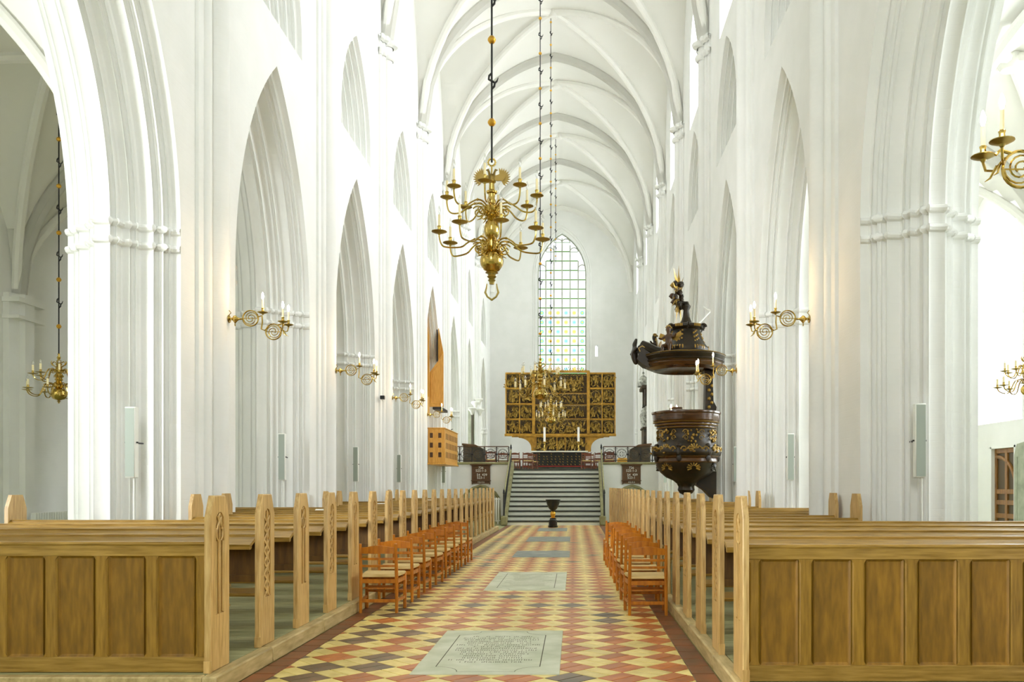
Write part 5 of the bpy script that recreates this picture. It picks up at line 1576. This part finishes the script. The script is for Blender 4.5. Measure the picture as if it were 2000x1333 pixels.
m = MB(); m.lathe([(0.78, 2.10), (0.76, 2.0), (0.66, 1.86), (0.52, 1.74), (0.34, 1.66), (0.24, 1.58), (0.20, 1.50), (0.22, 1.42), (0.17, 1.34), (0.06, 1.28), (0.001, 1.27)], 36, lobe=6, amp=0.08); m.build('bowl', M['pulpit'], P)
m = MB(); m.lathe([(0.815, 2.285), (0.83, 2.275), (0.815, 2.265)], 48, **LB); m.lathe([(0.79, 2.125), (0.805, 2.115), (0.79, 2.105)], 48, **LB); m.build('gilt_fillets', M['oldgold'], P)
def scroll(mb, p, u, w, size, turns=1.2, r=0.014, flip=1):
    p = Vector(p); u = Vector(u); w = Vector(w); pts = []
    for i in range(16):
        a = i / 15 * 2 * pi * turns; rr = size * (1 - 0.75 * i / 15)
        pts.append(p + u * rr * cos(a) * flip + w * rr * sin(a))
    mb.tube(pts, [r * (1 - 0.5 * i / 15) for i in range(16)], 5)
rr = random.Random(21)
for k in range(6):
    a = -pi / 2 + (k - 2.5) * pi / 3 * 0.92 - 0.35
    n = Vector((cos(a), sin(a), 0)); u = Vector((-sin(a), cos(a), 0)); z = Vector((0, 0, 1))
    m = MB()
    def on(du, zz):
        rad = 0.70 if zz > 2.65 else 0.70 + (2.65 - zz) * 0.5
        return n * (rad + 0.02) + u * du + z * zz
    for du in (-0.2, 0.2):
        for zz in (2.72, 2.86):
            scroll(m, on(du, zz), u * (1 if du > 0 else -1), z, 0.075, 1.2, 0.013)
    for q in range(14):
        m.ell(tuple(on(rr.uniform(-0.17, 0.17), rr.uniform(2.62, 2.93))), 0.03, 0.03, rr.uniform(0.02, 0.05), 6)
    for du in (-0.27, -0.1, 0.1, 0.27):
        scroll(m, on(du, 2.43), u * (1 if du > 0 else -1), z, 0.085, 1.1, 0.018)
    for q in range(8):
        m.ell(tuple(on(rr.uniform(-0.3, 0.3), rr.uniform(2.34, 2.5))), 0.04, 0.035, 0.025, 6)
    for q in range(7):
        an = pi * (q + 0.5) / 7
        m.tube([on(0.05 * cos(an), 2.42 + 0.05 * sin(an)), on(0.17 * cos(an), 2.42 + 0.15 * sin(an))], [0.012, 0.022], 5)
    m.build('gilt_carving', M['oldgold'], bask)['kind'] = 'stuff'
    m = MB()
    b0 = n * 0.74 + z * 1.97
    for q in range(9):
        an = -0.4 + (pi + 0.8) * q / 8
        m.tube([b0 + u * 0.06 * cos(an) + z * 0.05 * sin(an), b0 + u * 0.17 * cos(an) + z * 0.13 * sin(an) - n * 0.01], [0.014, 0.026], 5)
    m.build('shell', M['oldgold'] if k in (2, 3) else M['pulpit'], P)
    # winged herm at each corner
    a2 = a + pi / 6 * 0.92; n2 = Vector((cos(a2), sin(a2), 0))
    m = MB(); c0 = n2 * 0.80 + z * 2.52
    m.ball(tuple(c0), 0.07, 8); m.ell(tuple(c0 - z * 0.14 + n2 * 0.03), 0.08, 0.08, 0.12, 8); m.ell(tuple(c0 - z * 0.3), 0.07, 0.07, 0.1, 8); m.build('corner_figure', M['pulpit'], P)
m = MB(); m.prism([(0.28, 1.9), (0.82, 1.9), (0.82, 1.18), (0.70, 1.22), (0.5, 1.42), (0.30, 1.55)], 1, 0.25, 0.75); m.build('wall_bracket', M['pulpit'], P, smooth=False)
m = MB(); m.prism([(0.50, 3.42), (0.78, 3.42), (0.80, 3.55), (0.72, 3.7), (0.70, 4.3), (0.78, 4.5), (0.48, 4.5), (0.52, 4.3)], 1, 0.1, 0.45); m.build('back_panel', M['pulpit'], P, smooth=False)
m = MB()
for q in range(8): m.ell((0.60 + 0.07 * (q % 2), 0.08, 3.55 + q * 0.11), 0.04, 0.03, 0.05, 6)
m.build('back_carving', M['oldgold'], P)
# sounding board
CO = (-0.06, 0, 0)
m = MB(); m.lathe([(0.001, 4.60), (0.55, 4.56), (0.75, 4.50), (0.80, 4.46), (0.95, 4.52), (1.0, 4.60), (0.98, 4.64)], 48, CO, lobe=6, amp=0.04); m.build('soffit', M['pulpitred'], P, ang=0.5)
m = MB(); m.lathe([(0.98, 4.64), (1.03, 4.68), (1.0, 4.72), (1.06, 4.80), (1.04, 4.85), (0.95, 4.86), (0.7, 4.90), (0.001, 4.92)], 48, CO, lobe=6, amp=0.04); m.build('board_cornice', M['pulpit'], P, ang=0.5)
m = MB(); m.lathe([(0.985, 4.645), (1.0, 4.655), (0.985, 4.665)], 48, CO, lobe=6, amp=0.04); m.lathe([(1.05, 4.83), (1.07, 4.84), (1.05, 4.855)], 48, CO, lobe=6, amp=0.04); m.build('gilt_fillet', M['oldgold'], P)
m = MB(); m.lathe([(0.66, 4.9), (0.58, 4.95), (0.59, 5.03), (0.53, 5.09), (0.45, 5.2), (0.38, 5.35), (0.35, 5.50), (0.40, 5.53)], 36, lobe=6, amp=0.06); m.build('lantern', M['pulpit'], P)
m = MB(); m.lathe([(0.40, 5.53), (0.47, 5.56), (0.47, 5.61), (0.40, 5.64), (0.2, 5.66)], 36, lobe=6, amp=0.05)
for k in range(6):
    a = k * pi / 3 + 0.5
    scroll(m, (0.46 * cos(a), 0.46 * sin(a), 5.55), (cos(a), sin(a), 0), (0, 0, 1), 0.09, 1.2, 0.035)
m.build('collar', M['pulpit'], P)
m = MB()
for k in range(6):
    a = k * pi / 3 + 0.0
    for q in range(9): m.ell(((0.45 - 0.012 * q) * cos(a + (q % 3 - 1) * 0.14), (0.45 - 0.012 * q) * sin(a + (q % 3 - 1) * 0.14), 5.18 + 0.035 * q), 0.028, 0.028, 0.028, 6)
    for q in range(5): m.tube([(0.47 * cos(a + (q - 2) * 0.09), 0.47 * sin(a + (q - 2) * 0.09), 5.55), (0.48 * cos(a + (q - 2) * 0.09), 0.48 * sin(a + (q - 2) * 0.09), 5.62)], 0.016, 5)
    for q in range(5): m.ell((0.56 * cos(a + (q - 2) * 0.12), 0.56 * sin(a + (q - 2) * 0.12), 5.02), 0.03, 0.03, 0.06, 6)
m.build('lantern_carving', M['oldgold'], P)['kind'] = 'stuff'
m = MB(); m.lathe([(0.24, 5.64), (0.15, 5.70), (0.09, 5.85), (0.07, 6.02), (0.11, 6.08), (0.12, 6.13), (0.08, 6.17), (0.06, 6.24), (0.001, 6.25)], 20); m.build('spire', M['pulpit'], P)
m = MB(); sbx, sbz = -0.20, 6.42
for k in range(26):
    a = 2 * pi * k / 26 + 0.06; L_ = (0.78, 0.5, 0.62)[k % 3]
    if abs(sin(a)) < 0.25: L_ = 0.4
    e_ = Vector((0.33 * cos(a), 0.66 * cos(a), sin(a))); w_ = Vector((-0.33 * sin(a), -0.66 * sin(a), cos(a))) * 0.034
    c_ = Vector((sbx, 0, sbz)); b0 = len(m.v)
    f_ = Vector((-0.02, 0.01, 0))
    m.add([c_ + e_ * 0.1 - w_ * 0.6, c_ + e_ * L_ * 0.7 - w_, c_ + e_ * L_, c_ + e_ * L_ * 0.7 + w_, c_ + e_ * 0.1 + w_ * 0.6, c_ + e_ * L_ * 0.5 + f_, c_ + e_ * L_ * 0.5 - f_],
          [(0, 1, 5), (1, 2, 5), (2, 3, 5), (3, 4, 5), (4, 0, 5), (1, 0, 6), (2, 1, 6), (3, 2, 6), (4, 3, 6), (0, 4, 6)])
m.build('sunburst_rays', M['oldgold'], P, smooth=False)
m = MB()
for k in range(13):
    a = 2 * pi * k / 13; q = 0.16 + 0.09 * (k % 3)
    m.ell((sbx + (-0.05 if k % 2 else 0.06) + 0.2 * q * cos(a), q * cos(a) * 0.8, sbz - 0.02 + q * sin(a) * 1.15), 0.07, 0.09, 0.085, 8)
m.tube([(sbx, 0, sbz - 0.2), (0.0, 0, 6.2)], 0.05, 6)
m.build('cloud', M['pulpit'], P)
for k, (hx, hy, hz) in enumerate(((-0.14, -0.12, 0.22), (-0.15, 0.05, -0.02), (-0.12, -0.08, -0.2))):
    m = MB(); m.ball((0, 0, 0), 0.075, 10); m.ell((0, 0.09, -0.02), 0.02, 0.10, 0.05, 6); m.ell((0, -0.09, -0.02), 0.02, 0.10, 0.05, 6); m.ell((-0.07, 0, -0.01), 0.02, 0.015, 0.02, 6)
    m.build('winged_head', M['oldgold'] if k == 0 else M['pulpitred'], P, (sbx + hx, hy, sbz + hz))
m = MB()   # raised scroll of the sounding board towards the nave
for yy in (-0.35, 0.35):
    pts = [(-0.55, yy, 4.88), (-0.8, yy * 0.9, 4.93), (-1.0, yy * 0.7, 5.04), (-1.15, yy * 0.5, 5.14)]
    m.tube(pts, [0.10, 0.12, 0.12, 0.09], 8)
m.prism([(-0.5, 4.5), (-0.5, 4.86), (-0.8, 4.92), (-1.02, 5.05), (-1.18, 5.12), (-1.26, 5.05), (-1.22, 4.9), (-1.28, 4.74), (-1.1, 4.58), (-0.85, 4.5)], 1, -0.3, 0.3)
m.build('volute', M['pulpit'], P, ang=0.5)
m = MB()
for yy in (-0.305, 0.305): m.tube([(-0.5, yy, 4.80), (-0.8, yy, 4.85), (-1.0, yy, 4.98), (-1.15, yy, 5.06), (-1.24, yy, 5.0), (-1.2, yy, 4.92)], 0.014, 5)
m.build('volute_gilding', M['oldgold'], P)

def skin_figure(name, joints, bones, material, parent, loc, rz=0.0):
    me = bpy.data.meshes.new(name)
    me.from_pydata([j[:3] for j in joints], bones, [])
    me.materials.append(material)
    o = put(name, me, parent, loc, rz)
    md = o.modifiers.new('skin', 'SKIN'); md.use_smooth_shade = True
    for i, j in enumerate(joints):
        sv = me.skin_vertices[0].data[i]; sv.radius = (j[3], j[3])
    me.skin_vertices[0].data[0].use_root = True
    sb = o.modifiers.new('sub', 'SUBSURF'); sb.levels = 2; sb.render_levels = 2
    return o
# seated cherub (s = metres): pelvis, spine, chest, neck, head, crown, arms, legs
CH = [(0, 0, 0, .075), (0, -0.01, 0.12, .07), (0, -0.02, 0.24, .085), (0, -0.03, 0.31, .035), (0, -0.045, 0.37, .06), (0, -0.04, 0.45, .07), (0, -0.035, 0.50, .04),
      (-0.10, -0.03, 0.25, .035), (-0.17, -0.08, 0.18, .03), (-0.20, -0.18, 0.20, .022), (0.10, -0.03, 0.25, .035), (0.18, -0.05, 0.22, .03), (0.24, -0.10, 0.30, .022),
      (-0.06, -0.06, -0.01, .06), (-0.08, -0.2, 0.0, .05), (-0.08, -0.23, -0.16, .035), (-0.08, -0.29, -0.19, .022), (0.06, -0.06, -0.01, .06), (0.1, -0.18, 0.03, .05), (0.11, -0.2, -0.13, .035), (0.11, -0.26, -0.16, .022)]
BN = [(0, 1), (1, 2), (2, 3), (3, 4), (4, 5), (5, 6), (2, 7), (7, 8), (8, 9), (2, 10), (10, 11), (11, 12), (0, 13), (13, 14), (14, 15), (15, 16), (0, 17), (17, 18), (18, 19), (19, 20)]
def cherub(label_name, loc, rz, material):
    o = skin_figure(label_name, CH, BN, material, P, loc, rz)
    for s_ in (-1, 1):
        w = MB(); w.prism([(0, 0), (s_ * 0.10, 0.10), (s_ * 0.24, 0.16), (s_ * 0.28, 0.08), (s_ * 0.2, 0.0), (s_ * 0.14, -0.06), (s_ * 0.05, -0.05)], 1, 0.04, 0.065); w.build('wing', M['oldgold'], o, (s_ * 0.04, 0.02, 0.2))
    h = MB(); rr_ = random.Random(2)
    for q in range(16):
        a = rr_.uniform(0, 2 * pi); e_ = rr_.uniform(0.1, 1.3)
        h.ball((0.065 * cos(a) * cos(e_), -0.035 + 0.065 * sin(a) * cos(e_) + 0.01, 0.445 + 0.065 * sin(e_)), 0.024, 6)
    h.build('curls', M['oldgold'], o)
cherub('cherub', (-0.50, -0.62, 5.0), -0.6, M['pulpitred'])
HJ = [(0, 0, 0, .05), (0, -0.03, 0.12, .08), (0, -0.05, 0.26, .10), (0, -0.03, 0.40, .095), (0, -0.01, 0.48, .05), (0, -0.02, 0.55, .07), (0, 0.02, 0.64, .05), (0, 0.05, 0.72, .03),
      (-0.10, -0.02, 0.40, .05), (-0.13, -0.10, 0.30, .035), (0.10, -0.02, 0.40, .05), (0.13, -0.10, 0.30, .035)]
skin_figure('herm_bust', HJ, [(0, 1), (1, 2), (2, 3), (3, 4), (4, 5), (5, 6), (6, 7), (3, 8), (8, 9), (3, 10), (10, 11)], M['pulpit'], P, (-1.27, 0.0, 4.62), -pi / 2).rotation_euler = (0, -0.22, -pi / 2 + 0.25)
cherub('cherub', (-0.72, 0.55, 5.0), -1.9, M['pulpit'])
m = MB(); m.tube([(0.3, 0.0, 5.66), (0.62, 0.05, 6.0)], 0.025, 6); m.tube([(0.45, 0.05, 6.12), (0.55, 0.05, 6.05), (0.64, 0.05, 6.03)], 0.018, 6); m.build('stay_rod', M['white'], P)
t = thing('reading_desk', (PXc - 0.28, PYc - 0.15, 3.42), 'small dark reading desk standing on the pulpit rim', 'desk')
m = MB(); m.prism([(-0.18, 0.0), (0.18, 0.0), (0.18, 0.02), (-0.18, 0.02)], 1, -0.2, 0.2); m.build('foot', M['pulpit'], t)
m = MB(); m.bbox(-0.15, 0.15, -0.16, 0.16, 0.02, 0.10, 0.02); m.build('top', M['pulpitred'], t)
for k, (dx, dy) in enumerate(((-0.42, -0.3), (-0.2, 0.35))):
    t = thing('pulpit_light', (PXc + dx, PYc + dy, 3.42), 'small lit candle bulb on the pulpit rim, %s of the desk' % ('left' if k == 0 else 'right behind'), 'lamp', 'pulpit rim lights')
    m = MB(); m.lathe([(0.04, 0), (0.03, 0.01), (0.012, 0.02), (0.012, 0.06 + 0.04 * k)], 8); m.build('holder', M['brass'], t)
    put('lit_bulb', LITBULB, t, (0, 0, 0.06 + 0.04 * k))
